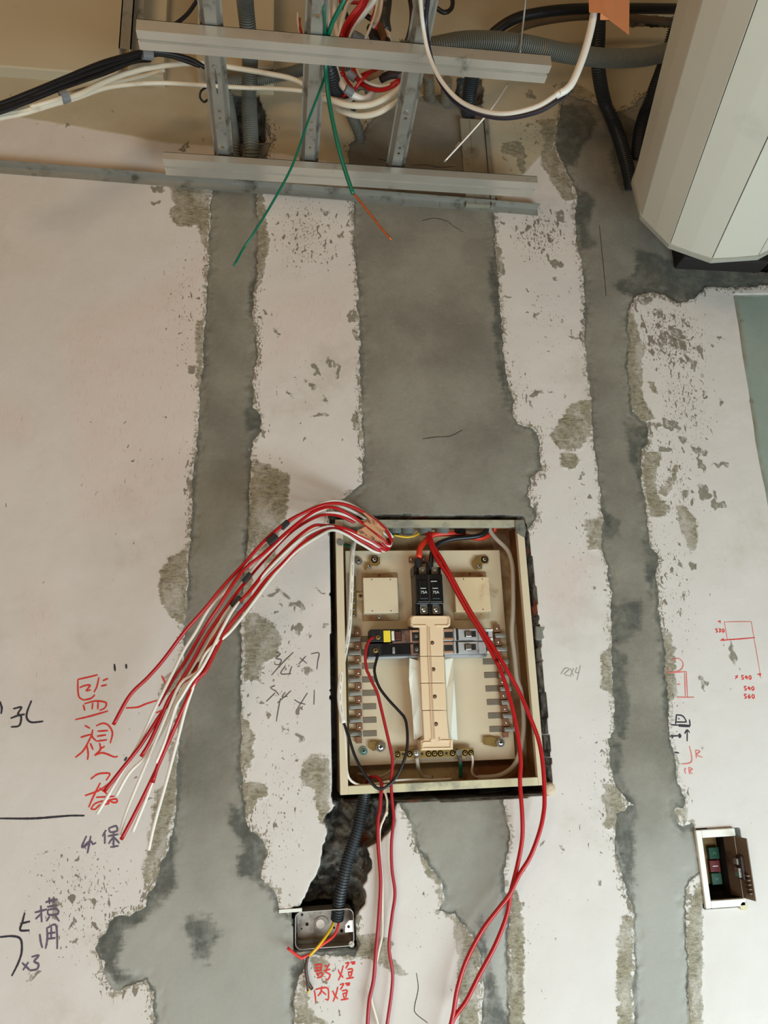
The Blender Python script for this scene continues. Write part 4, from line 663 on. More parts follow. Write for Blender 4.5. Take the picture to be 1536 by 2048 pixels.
def scr(x, y, rpx, yw, material=CHROME, parent=None, washer=False, name='screw'):
    c = pp(x, y, yw); o, s = screw(T, c, rpx * (D + yw) / F, yw, material, name, washer)
    if parent is not None: o.parent = parent; o.matrix_parent_inverse = Matrix()
    s.V and s.done('screw_slot', DARKIN, o) if parent is None else None
    return o
# conduit sockets through the top
for x, r, m_ in ((708, 13, CONDG), (790, 12, CONDG), (815, 12, CONDG), (850, 13, CONDG), (884, 13, CONDG), (920, 11, BLACK), (740, 12, CONDG)):
    c = P(x, 1058, -.045); cyl = tube_mesh([Vector((c[0], .045, pz1 - .016)), Vector((c[0], .045, pz1 - .001))], r * 1.38 / F, 18)
    cyl = tube_mesh([Vector((c[0], .045, pz1 - .013)), Vector((c[0], .045, pz1 - .007))], r * 1.38 / F * 1.15, 18, cyl).done('conduit_socket', m_); fit(cyl, T)
# two blank relay boxes
for (a, b, c, d, fl, rs) in ((727, 1155, 796, 1226, (724, 1146, 797, 1241), CREAM), (910, 1154, 980, 1223, (906, 1144, 976, 1239), mat('peach tinted cream enamel', (214, 188, 148), .5, 0, .04, (170, 130, 92), .35, 24, .1))):
    f_ = prt('box_flange', *fl, PY - .003, PY, CREAMD, .002); o = prt('blank_box', a, b, c, d, PY - .027, PY - .003, rs, .001)
    for (u, v) in ((.24, .06), (.78, .06), (.26, .94), (.80, .94)):
        cx, cy = a + (c - a) * u, b + (d - b) * v; q_ = pp(cx, cy, PY - .027); MB().disc(q_, .0011, PY - .0274, PY - .026, 8).done('pin_hole', DARKIN, o)
    scr((fl[0] + fl[2]) / 2 - 2, fl[3] - 7, 4.2, PY - .003); scr((fl[0] + fl[2]) / 2 - 2, fl[1] + 4, 3, PY - .003, CREAMD)
# stencil grime on the right box is in its paint; corner stand-offs
for s1_, pol, m_ in (((760, 1120), 'x:738,1118 742,1113 760,1114 760,1128 755,1132 742,1132 730,1140 728,1136 731,1127 738,1126', BRASS), ((960, 1125), 'x:952,1114 975,1112 978,1118 976,1127 965,1128 964,1138 950,1139 944,1131 945,1124', BRASS), ((960, 1486), 'x:967,1474 983,1473 1001,1478 1002,1492 990,1494 967,1489', BRASS), ((750, 1490), 'x:738,1484 744,1482 771,1485 771,1498 746,1502 737,1496', BRASS)):
    q_ = [pp(a, b, PY - .006) for a, b in px(pol)]; fit(MB().prism(q_, PY - .006, PY - .004).done('corner_bracket', m_, None, .0004), T)
for x, y, r, yw, m_, ws in ((749, 1119, 5, PY - .006, CHROME, True), (739, 1133, 4, PY - .006, CHROME, False), (717, 1122, 5.5, PY - .005, CHROME, True), (969, 1119, 5, PY - .006, CHROME, True), (958, 1132, 4.5, PY - .006, CHROME, False), (761, 1494, 6.5, PY - .008, CHROME, True), (1001, 1485, 6, PY - .008, CHROME, True), (727, 1502, 5.5, PY - .003, mat('verdigris screw', (128, 160, 148), .4, .6), True)):
    scr(x, y, r, yw, m_, None, ws)
# small earth bar upper left, clip
prt('earth_bar', 702, 1152, 713, 1234, PY - .010, PY - .001, BRASS, .0005)
for y in (1170, 1181, 1193, 1205, 1218, 1230): scr(707.5, y, 2.6, PY - .010, CHROME)
prt('clip', 713, 1185, 726, 1201, PY - .006, PY, CREAM); scr(721, 1192, 4, PY - .006, BRASS)
# branch rows: copper links, spring clips; slots are thin plates coloured dark for shaded openings
for i in range(8):
    y = 1277 + 27 * i
    for side in (0, 1):
        if side == 0:
            xs0 = 721 + i * .5; xc = 709 + i * .55; xr0 = 697 + i * .4
            cx0, cx1 = xc, xc + 12; sx0, sx1 = xc + 12, xc + 41; kx0, kx1 = xr0, xc + 12; ky = y
        else:
            xc = 988 + i * 2.6; cx0, cx1 = xc, xc + 12; sx0, sx1 = xc - 27, xc; kx0, kx1 = xc + 3, xc + 25; ky = y - 9 if i > 1 else y - 8
        if not (i < 2): prt('branch_slot', sx0, ky - 5, sx1, ky + 7, PY - .0012, PY, SLOT, .003)
        elif side == 0: prt('branch_slot', sx0, ky - 5, sx0 + 16, ky + 7, PY - .0012, PY, SLOT, .003)
        cp = prt('copper_link', cx0, ky - 20, cx1, ky - 6, PY - .010, PY - .004, COPB, .0005)
        c_ = pp((cx0 + cx1) / 2, ky - 12, PY - .010); MB().dome(c_, .0022, PY - .010, .0014, 10).done('rivet', CHROME, cp)
        prt('link_pad', cx0 - 1, ky - 6, cx1 + 1, ky + 8, PY - .005, PY - .001, PEACH if side == 0 else COPB, .0004)
        kk = prt('spring_clip', kx0, ky - 3, kx1, ky + 6, PY - .013, PY - .005, GALVD, .001)
        a_, b_2, c2_, d_2 = R2(kx0 + 3, ky, kx1 - 4, ky + 1.6, -(PY - .014)); MB().box(a_, b_2, PY - .015, PY - .012, c2_, d_2).done('clip_blade', GALVD, kk)
        prt('spacer_pad', cx1 - 26 if side == 0 else cx0 - 12, ky + 8, cx1 - 12 if side == 0 else cx0, ky + 19, PY - .0015, PY, PEACH, .0003) if side == 0 else None
cl = prt('copper_link', 712, 1473, 724, 1487, PY - .010, PY - .004, COPB); prt('copper_link', 1006, 1464, 1017, 1475, PY - .010, PY - .004, COPB)
# neutral bar
nb = prt('neutral_bar', 790, 1499, 948, 1515, PY - .016, PY - .008, BRASS, .0006)
nb.rotation_euler.y = 0
for x, hole_ in ((795, 0), (806, 1), (819, 0), (844, 1), (857, 0), (869, 0), (881, 0), (893, 1), (905, 0), (918, 0), (930, 0), (942, 0)):
    c_ = pp(x, 1507 - (x - 870) * .02, PY - .016)
    if hole_: MB().disc(c_, .0024, PY - .0164, PY - .015, 10).done('screw_hole', DARKIN, nb)
    else: scr(x, 1507 - (x - 870) * .02, 4, PY - .016, BRASS if x not in (918,) else CHROME, None, True)
prt('bar_support', 812, 1495, 830, 1520, PY - .008, PY, CREAMD); prt('bar_support', 915, 1495, 930, 1518, PY - .008, PY, CREAMD)
# main breaker
yb_ = PY - .048
mbk = prt('main_breaker', 831, 1148, 886, 1208, yb_, PY - .002, BLACK, .0015)
def mp(name, a, b, c, d, y0, y1, m_, bev=.0006, par=None): x0_, x1_, z0_, z1_ = R2(a, b, c, d, -y0); return MB().box(x0_, x1_, y0, y1, z0_, z1_).done(name, m_, par or mbk, bev)
mp('centre_groove', 858, 1150, 859, 1208, yb_ - .0005, yb_ + .001, DARKIN, 0)
for a, b in ((839, 856), (864, 880)):
    mp('toggle_face', a, 1160, b, 1198, yb_ - .003, yb_ + .002, BLACK, .001)
    mp('trim_line', a - 2, 1203, b + 4, 1204, yb_ - .0008, yb_ + .001, CONDG, 0)
    mp('terminal', a + 1, 1209, b + 0, 1228, yb_ + .012, PY - .004, CHROME, .0008)
    c_ = pp((a + b) / 2, 1220, yb_ + .012); MB().dome(c_, .0055, yb_ + .012, .003).done('terminal_screw', CHROME, mbk)
    mp('terminal', a - 1, 1134, b - 3, 1148, yb_ + .014, PY - .004, mat('dusty terminal', (140, 132, 112), .6, .4, .15, (60, 55, 48), .4), .0008)
    c_ = pp((a + b) / 2 - 2, 1141, yb_ + .014); MB().dome(c_, .0045, yb_ + .014, .0025).done('terminal_screw', GALVD, mbk)
mp('terminal_wall', 831, 1208, 838, 1230, yb_ + .006, PY - .002, BLACK); mp('terminal_wall', 858, 1208, 864, 1230, yb_ + .006, PY - .002, BLACK); mp('terminal_wall', 881, 1208, 887, 1230, yb_ + .006, PY - .002, BLACK)
mp('terminal_wall', 827, 1132, 834, 1150, yb_ + .010, PY - .002, BLACK); mp('terminal_wall', 852, 1132, 859, 1150, yb_ + .010, PY - .002, BLACK); mp('terminal_wall', 876, 1134, 882, 1150, yb_ + .010, PY - .002, BLACK)
prt('breaker_rail', 818, 1114, 884, 1124, PY - .008, PY - .001, COPB); scr(823.5, 1119, 3.4, PY - .008); scr(849, 1119, 3.4, PY - .008)
def text(name, s, x, y, hpx, yw, m_, parent):
    cu = bpy.data.curves.new('t', 'FONT'); cu.body = s; cu.align_x = 'CENTER'; cu.size = hpx * 1.35 * (D + yw) / F; o = bpy.data.objects.new('t', cu); COL.objects.link(o)
    dg = bpy.context.evaluated_depsgraph_get(); me_ = bpy.data.meshes.new_from_object(o.evaluated_get(dg)); bpy.data.objects.remove(o)
    q_ = link(name, me_, m_, parent); c_ = pp(x, y, yw); q_.matrix_local = Matrix.Translation((c_[0], yw, c_[1])) @ Matrix.Rotation(math.pi / 2, 4, 'X')
    if parent is T: fit(q_, T); 
    return q_
text('rating_print', '75A', 848, 1187, 6, yb_ - .0035, WPRINT, mbk); text('rating_print', '75A', 872, 1187, 6, yb_ - .0035, WPRINT, mbk)
for a in (846, 870): mp('brand_script', a - 5, 1176, a + 6, 1177.2, yb_ - .0035, yb_ - .003, WPRINT, 0)
mp('brand_script', 862, 1162, 874, 1163.2, yb_ - .0035, yb_ + .001, WPRINT, 0)
# branch breakers
def breaker(x0, y0, x1, y1, m_, name, left, face, extra):
    b = prt(name, x0, y0, x1, y1, PY - .040, PY - .006, m_, .001)
    for (nm, a, bb, c, d, off, mm) in extra: a_, b_2, c_2, d_2 = R2(a, bb, c, d, -(PY - .040 - off)); MB().box(a_, b_2, PY - .040 - off, PY - .038, c_2, d_2).done(nm, mm, b, .0005)
    return b
dk = DARKIN
b1 = breaker(740, 1258, 839, 1283, BLACKG, 'branch_breaker', 1, 0, [('terminal_well', 742, 1269, 760, 1280, .0006, dk), ('rating_label', 767, 1261, 781, 1284, .0012, YLAB), ('plaster_smear', 783, 1262, 789, 1281, .0009, WHITE), ('toggle', 791, 1263, 802, 1280, .004, mat('maroon toggle', (78, 34, 26), .5)), ('body_cover', 803, 1260, 821, 1283, .001, BROWNB), ('terminal_well', 824, 1267, 838, 1278, .0008, dk), ('side_strip', 785, 1282, 838, 1286, .0006, BROWNB), ('cover_edge', 820, 1260, 824, 1284, .0025, mat('tan breaker plastic', (176, 130, 98), .5)), ('cover_edge', 824, 1260, 838, 1264, .0025, MC['tan breaker plastic'])])
b2 = breaker(734, 1286, 840, 1312, BLACKG, 'branch_breaker', 1, 0, [('terminal_well', 738, 1293, 760, 1310, .0006, dk), ('toggle', 785, 1294, 790, 1307, .004, GREYB), ('body_cover', 764, 1288, 820, 1310, .0012, BLACK), ('terminal_well', 827, 1292, 838, 1306, .003, dk), ('cover_edge', 821, 1288, 827, 1310, .0025, BROWNB), ('cover_edge', 827, 1306, 840, 1310, .0025, BROWNB)])
prt('breaker_rail', 736, 1311, 845, 1316, PY - .030, PY - .004, GREYB)
for a in (scr(756, 1275, 5, PY - .041, BRASS, None), scr(751, 1301, 5.5, PY - .041, BRASS, None), scr(832, 1272, 3.6, PY - .041, GALVD), scr(833, 1299, 3.6, PY - .0435, GALVD)): pass
TN = MC['tan breaker plastic']
for yo in (0, 26):
    b3 = breaker(886 + (yo > 0) * 2, 1257 + yo, 985, 1281.5 + yo, GREYB, 'branch_breaker', 0, 0, [('terminal_well', 889, 1264 + yo, 906, 1275 + yo, .0012, dk), ('cover_edge', 887, 1258 + yo, 906, 1263 + yo, .0016, TN), ('cover_edge', 887, 1276 + yo, 908, 1280 + yo, .0016, TN), ('cover_rib', 908, 1257 + yo, 912, 1281 + yo, .0035, GREYB), ('dark_joint', 912.5, 1257 + yo, 916, 1281 + yo, .0007, DARKIN), ('body_cover', 917, 1258 + yo, 952, 1279 + yo, .0045, GREYB), ('toggle_well', 929, 1262 + yo, 952, 1274 + yo, .0052, DARKIN), ('toggle', 932, 1263 + yo, 943, 1273 + yo, .0095, CHROME), ('end_cover', 957, 1258 + yo, 972, 1281 + yo, .0022, GREYB), ('label_patch', 972, 1258 + yo, 986, 1262 + yo, .003, PAPER), ('label_patch', 974, 1276 + yo, 986, 1281 + yo, .003, PAPER), ('terminal_well', 972, 1264 + yo, 977, 1274 + yo, .0016, DARKIN)])
prt('breaker_rail', 889, 1309, 974, 1314, PY - .028, PY - .004, GREYB)
# bus bar cover in four segments, with raised rim and centre groove
yc = PY - .046
def seg(outline, name='cover_segment'):
    q_ = [pp(a, b, yc) for a, b in px(outline)]; o = MB().prism(q_, yc, PY - .006).done(name, PEACH, None, .0012); fit(o, T); return o
sA = seg('x:823,1231 897,1231 901,1235 901,1250 897,1254 887,1255 887,1311.5 840,1311.5 839,1255 826,1254 821,1250 820,1236'); sB = seg('x:840,1312.5 888,1312.5 890,1365 842,1365.5'); sC = seg('x:842,1366.5 890.5,1366 893,1419.5 844,1420'); sD = seg('x:845,1421 893,1420.5 897,1475 906,1478 906,1499 842,1501 841,1481 848,1479')
def rim_(o, pts_, w_=.0022, yf=None):
    q_ = [pp(a, b, yc - .002) for a, b in px(pts_)]; mb = MB()
    for a, b in zip(q_[:-1], q_[1:]):
        dx, dz = b[0] - a[0], b[1] - a[1]; L_ = math.hypot(dx, dz); nx, nz = -dz / L_ * w_ / 2, dx / L_ * w_ / 2; ex, ez = dx / L_ * w_ / 2, dz / L_ * w_ / 2
        mb.prism([(a[0] + nx - ex, a[1] + nz - ez), (b[0] + nx + ex, b[1] + nz + ez), (b[0] - nx + ex, b[1] - nz + ez), (a[0] - nx - ex, a[1] - nz - ez)], yc - .002, yc + .001)
    return mb.done('raised_rim', PEACH, o, .0006)
rim_(sA, 'x:852,1251 826,1251 823,1247 824,1236 828,1233 894,1233 898,1237 898,1248 894,1251 872,1251'); rim_(sD, 'x:862,1480 862,1484 846,1485 845,1497 902,1496 902,1481 880,1481 880,1477')
for o_, a in ((sA, 'x:856,1254 857,1311'), (sB, 'x:857,1313 860,1365'), (sC, 'x:860,1367 862,1419'), (sD, 'x:862,1421 865,1478')):
    r_o = rim_(o_, a, .0016); q_ = px(a); a_, b_2, c_2, d_2 = R2(q_[0][0] + 2, q_[0][1], q_[1][0] + 4, q_[1][1], -yc)
    MB().box(a_, b_2, yc - .0004, yc + .001, c_2, d_2).done('centre_groove', mat('shaded peach groove', (190, 156, 122), .6), o_)
for x, y in ((864.5, 1285.5), (867, 1338.5), (869.5, 1393), (872, 1448)): scr(x, y, 2.8, yc, mat('dull bronze screw', (150, 120, 84), .45, .6), None, True)
# white masking paper tucked either side of the cover
for pol, l in (('x:819,1316 838,1322 843,1400 846,1470 833,1478 828,1478 826,1440 822,1400 818,1358', 1), ('x:890,1320 906,1316 908,1360 912,1420 915,1480 902,1478 896,1440 893,1380', 2)):
    q_ = px(pol); n_ = len(q_); V = [P(a, b, -(yc + .012 + .004 * math.sin(i * 2.1))) for i, (a, b) in enumerate(q_)]; V2 = [v + np.array([0, .0006, 0]) for v in V]
    o = MB().add(V + V2, [tuple(range(n_)), tuple(range(2 * n_ - 1, n_ - 1, -1))] + [(i, (i + 1) % n_, n_ + (i + 1) % n_, n_ + i) for i in range(n_)]).done('masking_strip', PAPER)
    o.location = (0, 0, 0); o['label'] = 'white masking paper strip %s of the peach cover' % ('left' if l == 1 else 'right'); fit(o, T)
# door hinge lugs / mortar on the frame
fit(MB().disc(pp(681, 1085, -.004), .006, -.005, .001, 9).done('mortar_dab', MORTAR), T); fit(MB().prism([pp(a, b, -.003) for a, b in ((1030, 1042), (1047, 1040), (1052, 1060), (1049, 1075), (1040, 1070), (1031, 1062))], -.005, .0).done('mortar_dab', MORTAR), T)
# ------------------------------------------------------------------ wires in and out of the panel
cable('power_cable', pth('p:220,262 212,300 205,360 203,450 196,640 182,850 152,1010 q:135,160 125,300 140,420 152,468', (-.045, -.03, -.02, -.02, -.012, .0, .0, .004)), 10.5, WHITE, 'thick white printed cable running down the left inside edge of the panel', 'cable')
thickw = [o for o in COL.objects if o.name.startswith('power_cable')][-1]
for i in range(18):                                   # small printed marks on the sheath
    t_ = .05 + .9 * i / 18; s_ = smooth_path(pth('p:220,262 212,300 205,360 203,450 196,640 182,850 152,1010 q:135,160 125,300 140,420 152,468', (-.045, -.03, -.02, -.02, -.012, .0, .0, .004)))
    j = int(t_ * len(s_)); a, b = s_[j], s_[min(j + (2 if i % 3 else 1), len(s_) - 1)]; off = Vector((.0010, -.00465, 0))
    tube_mesh([a + off, b + off], .0003, 5).done('print_mark', DPRINT, thickw)
rw = cable('power_cable', pth('p:1080,150 1090,200 1130,250 1200,320 1228,400 1236,500 1236,700 1228,850 1245,1000 1262,1152 q:1285,250 1304,420 1298,560 1255,720 1180,790 1100,812 1010,815', (-.05, -.045, -.035, -.03, -.03, -.03, -.04, -.05, -.06)), 9.5, GREYC, 'cream cable running down the right inside of the panel and curling along its floor', 'cable')
cable('power_cable', pth('p:1125,160 1110,200 1060,235 1000,243 900,222 800,215 720,225 670,270 640,310 632,370', (-.05, -.06, -.055, -.05, -.045, -.04, -.035, -.03)), 11.5, REDO, 'thick orange-red cable feeding the left pole of the main breaker', 'cable', 'main feed cables')
cable('power_cable', pth('p:1078,160 1060,205 1010,230 930,240 850,248 790,265 745,290 720,330 712,380 708,420', (-.05, -.045, -.042, -.04, -.035, -.03, -.03)), 10.5, BLKW, 'thick black cable feeding the right pole of the main breaker', 'cable', 'main feed cables')
for s, l in (('p:625,380 628,440', 'l'), ('p:700,400 704,450', 'r')):
    d = pth(s, (-.03, -.03)); tag(tube_mesh([Vector(v) for v in d], .0068, 12).done('cable_boot', TAPEB), 'black sleeved end of the %s feed cable on the main breaker' % ('left' if l == 'l' else 'right'), 'cable sleeve', 'sleeved feed cable ends')
cable('feed_wire', pth('p:678,170 690,230 712,300 755,390 815,480 880,600 960,740 1030,850 1090,960 1140,1060 q:1130,70 1170,170 1220,330 1258,500 1284,700 1280,850 5:655,200 655,320 632,450 600,580 578,700 520,850 440,1000 380,1120 330,1190 305,1239 285,1350 240,1900', (-.045, -.02, .0, .02, .03, .035, .035, .035, .03, .03, .03, .03, .03)), 8.5, RED, 'left of two bright red wires leaving the panel and hanging down to the bottom edge', 'wire', 'bright red wire pair')
cable('feed_wire', pth('p:690,170 700,220 730,300 780,380 830,470 900,600 980,740 1050,850 1120,960 q:1180,100 1270,260 1340,420 1400,580 1428,750 1437,950 5:760,200 740,290 695,410 640,500 590,600 540,665 460,770 380,920 335,1060 315,1180 302,1239 278,1350 225,1900', (-.045, -.02, .0, .025, .035, .04, .04, .04, .035, .035, .03, .03, .03)), 8.5, RED, 'right of two bright red wires, bowing out over the panel frame', 'wire', 'bright red wire pair')
cable('thin_wire', pth('p:345,878 322,892 298,940 290,1020 300,1090 q:310,150 335,210 365,270 395,390 430,540 455,650 465,720 455,850 465,1000 B:955,300 948,400 935,550 940,750 965,950 940,1150 915,1400 945,1620 935,1800 900,2048 880,2250 870,3200', (-.02, -.005, .0, .005, .008, .01, .012, .012, .015, .015, .015)), 6.5, PINKR, 'thin red wire from the left branch breaker hanging straight down past the panel', 'wire', 'thin wires hanging below the panel')
cable('thin_wire', pth('q:300,850 318,818 340,810 372,818 395,855 388,950 B:838,250 822,350 825,560 845,850 830,1150 805,1450 785,1680 750,1850 735,2048 728,2250 735,3300', (-.06, -.01, .005, .01, .012, .012, .015, .015)), 7.5, PINKR, 'red wire hooking over the bottom rail of the panel and hanging down', 'wire', 'thin wires hanging below the panel')
cable('thin_wire', pth('q:400,880 410,900 430,960 425,1060 B:905,240 870,330 838,420 840,600 858,850 860,1100 858,1300 825,1450 790,1650 765,1820 790,1930 825,2060 850,2200 860,3000', (-.004, .004, .008, .008, .008, .01, .01, .01)), 4.8, CABLEW, 'thin cream wire hanging beside the left red wire', 'wire', 'thin wires hanging below the panel')
cable('thin_wire', pth('q:150,462 160,560 168,700 175,790 200,838 260,866 340,860 470,836 600,830 720,832 840,826', (.002, .0, .0, -.003, -.005, -.006, -.012, -.03)), 5, WHITE, 'thin white core turning along the bottom rail inside the panel', 'wire', 'cores of the white printed cable')
cable('thin_wire', pth('q:150,462 185,560 220,670 265,760 320,840 375,888 430,872 490,810 540,700 560,590 548,450 500,385 440,320 380,240 352,160 350,110 368,40 p:368,990 352,972', (.002, .006, .01, .014, .012, .006, .0, -.008, -.015, -.02)), 6, BLKW, 'black core looping from the white cable round to the lower left breaker', 'wire', 'cores of the white printed cable')
cable('thin_wire', pth('q:480,700 470,745 430,790 370,810 300,800 240,790', (-.05, -.055, -.065, -.07)), 4.5, GREYC, 'thin grey wire from the left end of the brass bar', 'wire')
lg = cable('lug_cable', pth('q:618,690 625,730 635,770 660,808 720,815', (-.038, -.045, -.055, -.065)), 8, GREYC, 'cream lugged cable bolted to the brass neutral bar', 'cable')
MB().disc(pp(832.5, 1507, PY - .022), .0062, PY - .022, PY - .018).done('cable_lug', CHROME, lg); MB().dome(pp(832.5, 1507, PY - .024), .0045, PY - .022, .003).done('lug_bolt', CHROME, lg)
ge = cable('earth_wire', pth('q:897,712 900,745 900,775 898,815', (-.045, -.05, -.055, -.06)), 8, GREEN, 'short green wire lugged to the right part of the brass bar', 'wire', 'green earth wires')
MB().disc(pp(918, 1505, PY - .022), .0055, PY - .022, PY - .018).done('cable_lug', CHROME, ge)
d = pth('q:893,680 896,715', (-.038, -.044)); tube_mesh([Vector(v) for v in d], .0038, 10).done('lug_barrel', CHROME, ge)
cable('thin_wire', pth('q:970,672 978,700 976,740 972,780 990,808 1020,815', (-.04, -.045, -.05, -.06)), 4.5, WHITE, 'thin white wire from the right end of the brass bar', 'wire')
T2 = thing('conduit_bushing', tuple(P(923, 1552, -.05)), 'round grey conduit bushing on the panel floor under the green wire', 'bushing')
c = P(923, 1551, -.045); fit(tube_mesh([Vector((c[0], .045, pz0 + .003)), Vector((c[0], .045, pz0 + .010))], .021, 22).done('bushing_ring', mat('pale grey bushing', (150, 154, 150), .5)), T2)
cable('earth_wire', pth('p:160,285 178,292 200,300 225,302', (-.05, -.045, -.05)), 7, GREEN, 'stub of green wire behind the thick white cable at the panel top left', 'wire', 'green earth wires')
cable('earth_wire', pth('p:500,190 505,208 490,218 470,214 455,205', (-.045, -.042, -.04, -.045)), 6, GREEN, 'stub of green wire under the panel top beside the red bundle', 'wire', 'green earth wires')
cable('thin_wire', pth('p:475,225 510,232 560,238 610,228 645,206', (-.035, -.035, -.04, -.045)), 4, YELL, 'thin yellow wire bowed under the panel top', 'wire')
# ------------------------------------------------------------------ the hanging bundle of red and white wires
BW = [
 ('R', 'A:1498,222 1485,190 1450,150 1370,95 1290,62 1220,60 1140,88 1040,140 940,225 850,325 760,422 680,520 590,622 500,742 430,822 350,902 278,1030', 'outermost red wire, ending lowest on the left beside the red characters'),
 ('W', 'A:1502,205 1450,145 1375,95 1300,55 1240,48 1170,68 1090,112 990,190 900,268 850,335 800,410 700,520 640,622 589,702 L:1050,120 940,340 850,540 770,680 680,830 585,988', 'white wire crossing the last red character'),
 ('R', 'A:1490,240 1430,190 1350,130 1250,78 1180,85 1110,128 1010,212 930,285 850,350 790,432 740,512 680,602 600,742 540,832 L:950,335', 'red wire ending highest of the bundle, near the cement strip edge'),
 ('W', 'A:1495,212 1420,152 1340,100 1260,72 1180,92 1080,152 1000,232 900,335 830,430 760,542 700,662 640,762 590,852 L:1060,310 980,480 880,640 780,740 700,880', 'white wire ending close right of the lowest red character'),
 ('R', 'A:1480,252 1400,182 1290,122 1220,106 1150,126 1060,182 980,262 900,352 862,400 820,450 740,562 680,652 620,762 560,862 L:1060,260 960,400 850,570 740,710 628,852', 'red wire ending on the lowest red character'),
 ('W', 'A:1490,246 1410,172 1300,112 1220,100 1130,132 1040,202 940,302 872,385 830,442 790,512 750,572 700,680 650,792 L:1090,200 1000,400 900,640 820,830 760,980 720,1112', 'white wire ending at the violet-black characters'),
 ('R', 'A:1480,257 1400,216 1300,170 1200,155 1150,160 1080,212 1000,292 940,362 880,440 820,505 760,592 700,682 640,792 L:1040,260 960,430 900,560 850,642', 'red wire with its blunt end in the middle of the bundle'),
 ('W', 'A:1470,268 1380,216 1280,166 1220,156 1150,190 1060,242 990,322 900,412 840,475 790,562 740,642 700,702 660,792 L:1110,230 1040,420 990,600 930,760 880,900 800,1095', 'white wire fading out right of the longest red wire'),
 ('R', 'A:1480,263 1380,226 1290,182 1230,170 1160,202 1080,272 1000,352 920,442 860,512 800,582 720,702 670,792 L:1130,290 1060,450 960,680 880,850 800,1010 730,1142', 'longest red wire of the bundle, ending beside the violet-black characters'),
 ('W', 'A:1450,272 1370,240 1300,196 1240,176 1180,202 1090,262 1010,342 960,402 900,482 840,562 780,632 L:1240,20 1180,180 1120,350 1070,540 1000,800 930,1050 895,1207', 'rightmost and longest white wire of the bundle'),
 ('R', 'A:1462,266 1390,235 1300,186 1230,168 1170,190 1100,240 1020,322 950,392 890,470 830,540 770,620 730,700 680,800 L:1190,170 1140,260 1070,430 1000,590 950,700 920,800', 'red wire running just left of the rightmost white one'),
 ('W', 'A:1470,262 1400,226 1300,178 1230,160 1160,178 1090,222 1010,296 930,380 850,470 800,530 750,620 700,720 660,790 L:1150,190 1090,290 1060,340 1020,470 990,560 940,680', 'white wire threading between the middle red wires')]
BY = (-.035, -.01, .03, .06, .09, .10, .11, .12, .125, .13, .13, .125, .12, .12, .12)
bun = []
for i, (cch, s, l) in enumerate(BW):
    o_ = ((i * 37) % 12) * .0018; p_ = pth(s, [y + (o_ if y > .03 else 0) for y in BY])
    p_ = [P(1498 / 2.194 + 100 - (i % 4) * 3, 1062, -.055)] + p_
    bun.append(cable('hanging_wire', p_, 7.0 if cch == 'R' else 6.2, RED if cch == 'R' else WHITE, l, 'wire', 'red and white wires hanging out of the panel'))
def band(par, s, wpx, y, m_=TAPEB, name='tape_marker', lab=None):
    q_ = px(s); d_ = [Vector(P(a, b, y)) for a, b in q_]; t_ = (d_[1] - d_[0]).normalized(); n_ = Vector((0, -1, 0)); s_ = t_.cross(n_).normalized() * wpx / 2 * 1.24 / F; n_ = t_.cross(s_).normalized() * .0042
    if n_.y > 0: n_ = -n_
    V = [d_[0] + s_ + n_, d_[1] + s_ + n_, d_[1] - s_ + n_, d_[0] - s_ + n_, d_[0] + s_ - n_, d_[1] + s_ - n_, d_[1] - s_ - n_, d_[0] - s_ - n_]
    o = mk(name, V, [(0, 1, 2, 3), (7, 6, 5, 4), (0, 4, 5, 1), (1, 5, 6, 2), (2, 6, 7, 3), (3, 7, 4, 0)], m_, par)
    b = o.modifiers.new('bevel', 'BEVEL'); b.width = .002; b.segments = 3; return o
band(bun[0], 'A:1046,138 1014,168', 12, .112); band(bun[2], 'A:996,200 955,232', 14, .125); band(bun[4], 'A:880,365 848,405', 9, .128); band(bun[6], 'A:840,472 800,515', 14, .132); band(bun[8], 'A:845,498 818,535', 8, .135, TAPEG); band(bun[8], 'L:1205,78 1160,145', 9, .135)
for i, (q_, yv) in enumerate((('p:270,80 290,80 420,190 408,205 395,185 340,150', .05), ('p:290,130 345,128 395,185 425,262 395,235 280,150', .03), ('p:240,195 290,170 420,275 340,262 235,215', .01), ('p:345,128 375,148 412,195 385,210 350,165', .055))):
    pl = px(q_); n_ = len(pl); V = [P(a, b, yv + .003 * (k_ % 2)) for k_, (a, b) in enumerate(pl)]; V2 = [v + np.array([0, .0007, 0]) for v in V]
    o = MB().add(V + V2, [tuple(range(n_)), tuple(range(2 * n_ - 1, n_ - 1, -1))] + [(k_, (k_ + 1) % n_, n_ + (k_ + 1) % n_, n_ + k_) for k_ in range(n_)]).done('paper_flag', KRAFT, bun[(0, 2, 6, 4)[i]]); o['label'] = 'tan paper label with pen marks'
    st = ('p:350,145 358,150', 'p:362,150 370,160|p:310,140 322,150', 'p:252,200 262,208 258,216 268,212|p:275,206 285,215|p:268,198 272,215|p:290,222 302,228', 'p:378,150 386,158')[i].split('|') + ['p:330,235 350,250', 'p:345,240 335,256'] * (i == 2)
    for z_ in st:
        d_ = [Vector(P(a, b, yv + .0045)) for a, b in px(z_)]; tube_mesh(d_, .0006, 5).done('pen_mark', BLKINK, bun[(0, 2, 6, 4)[i]])
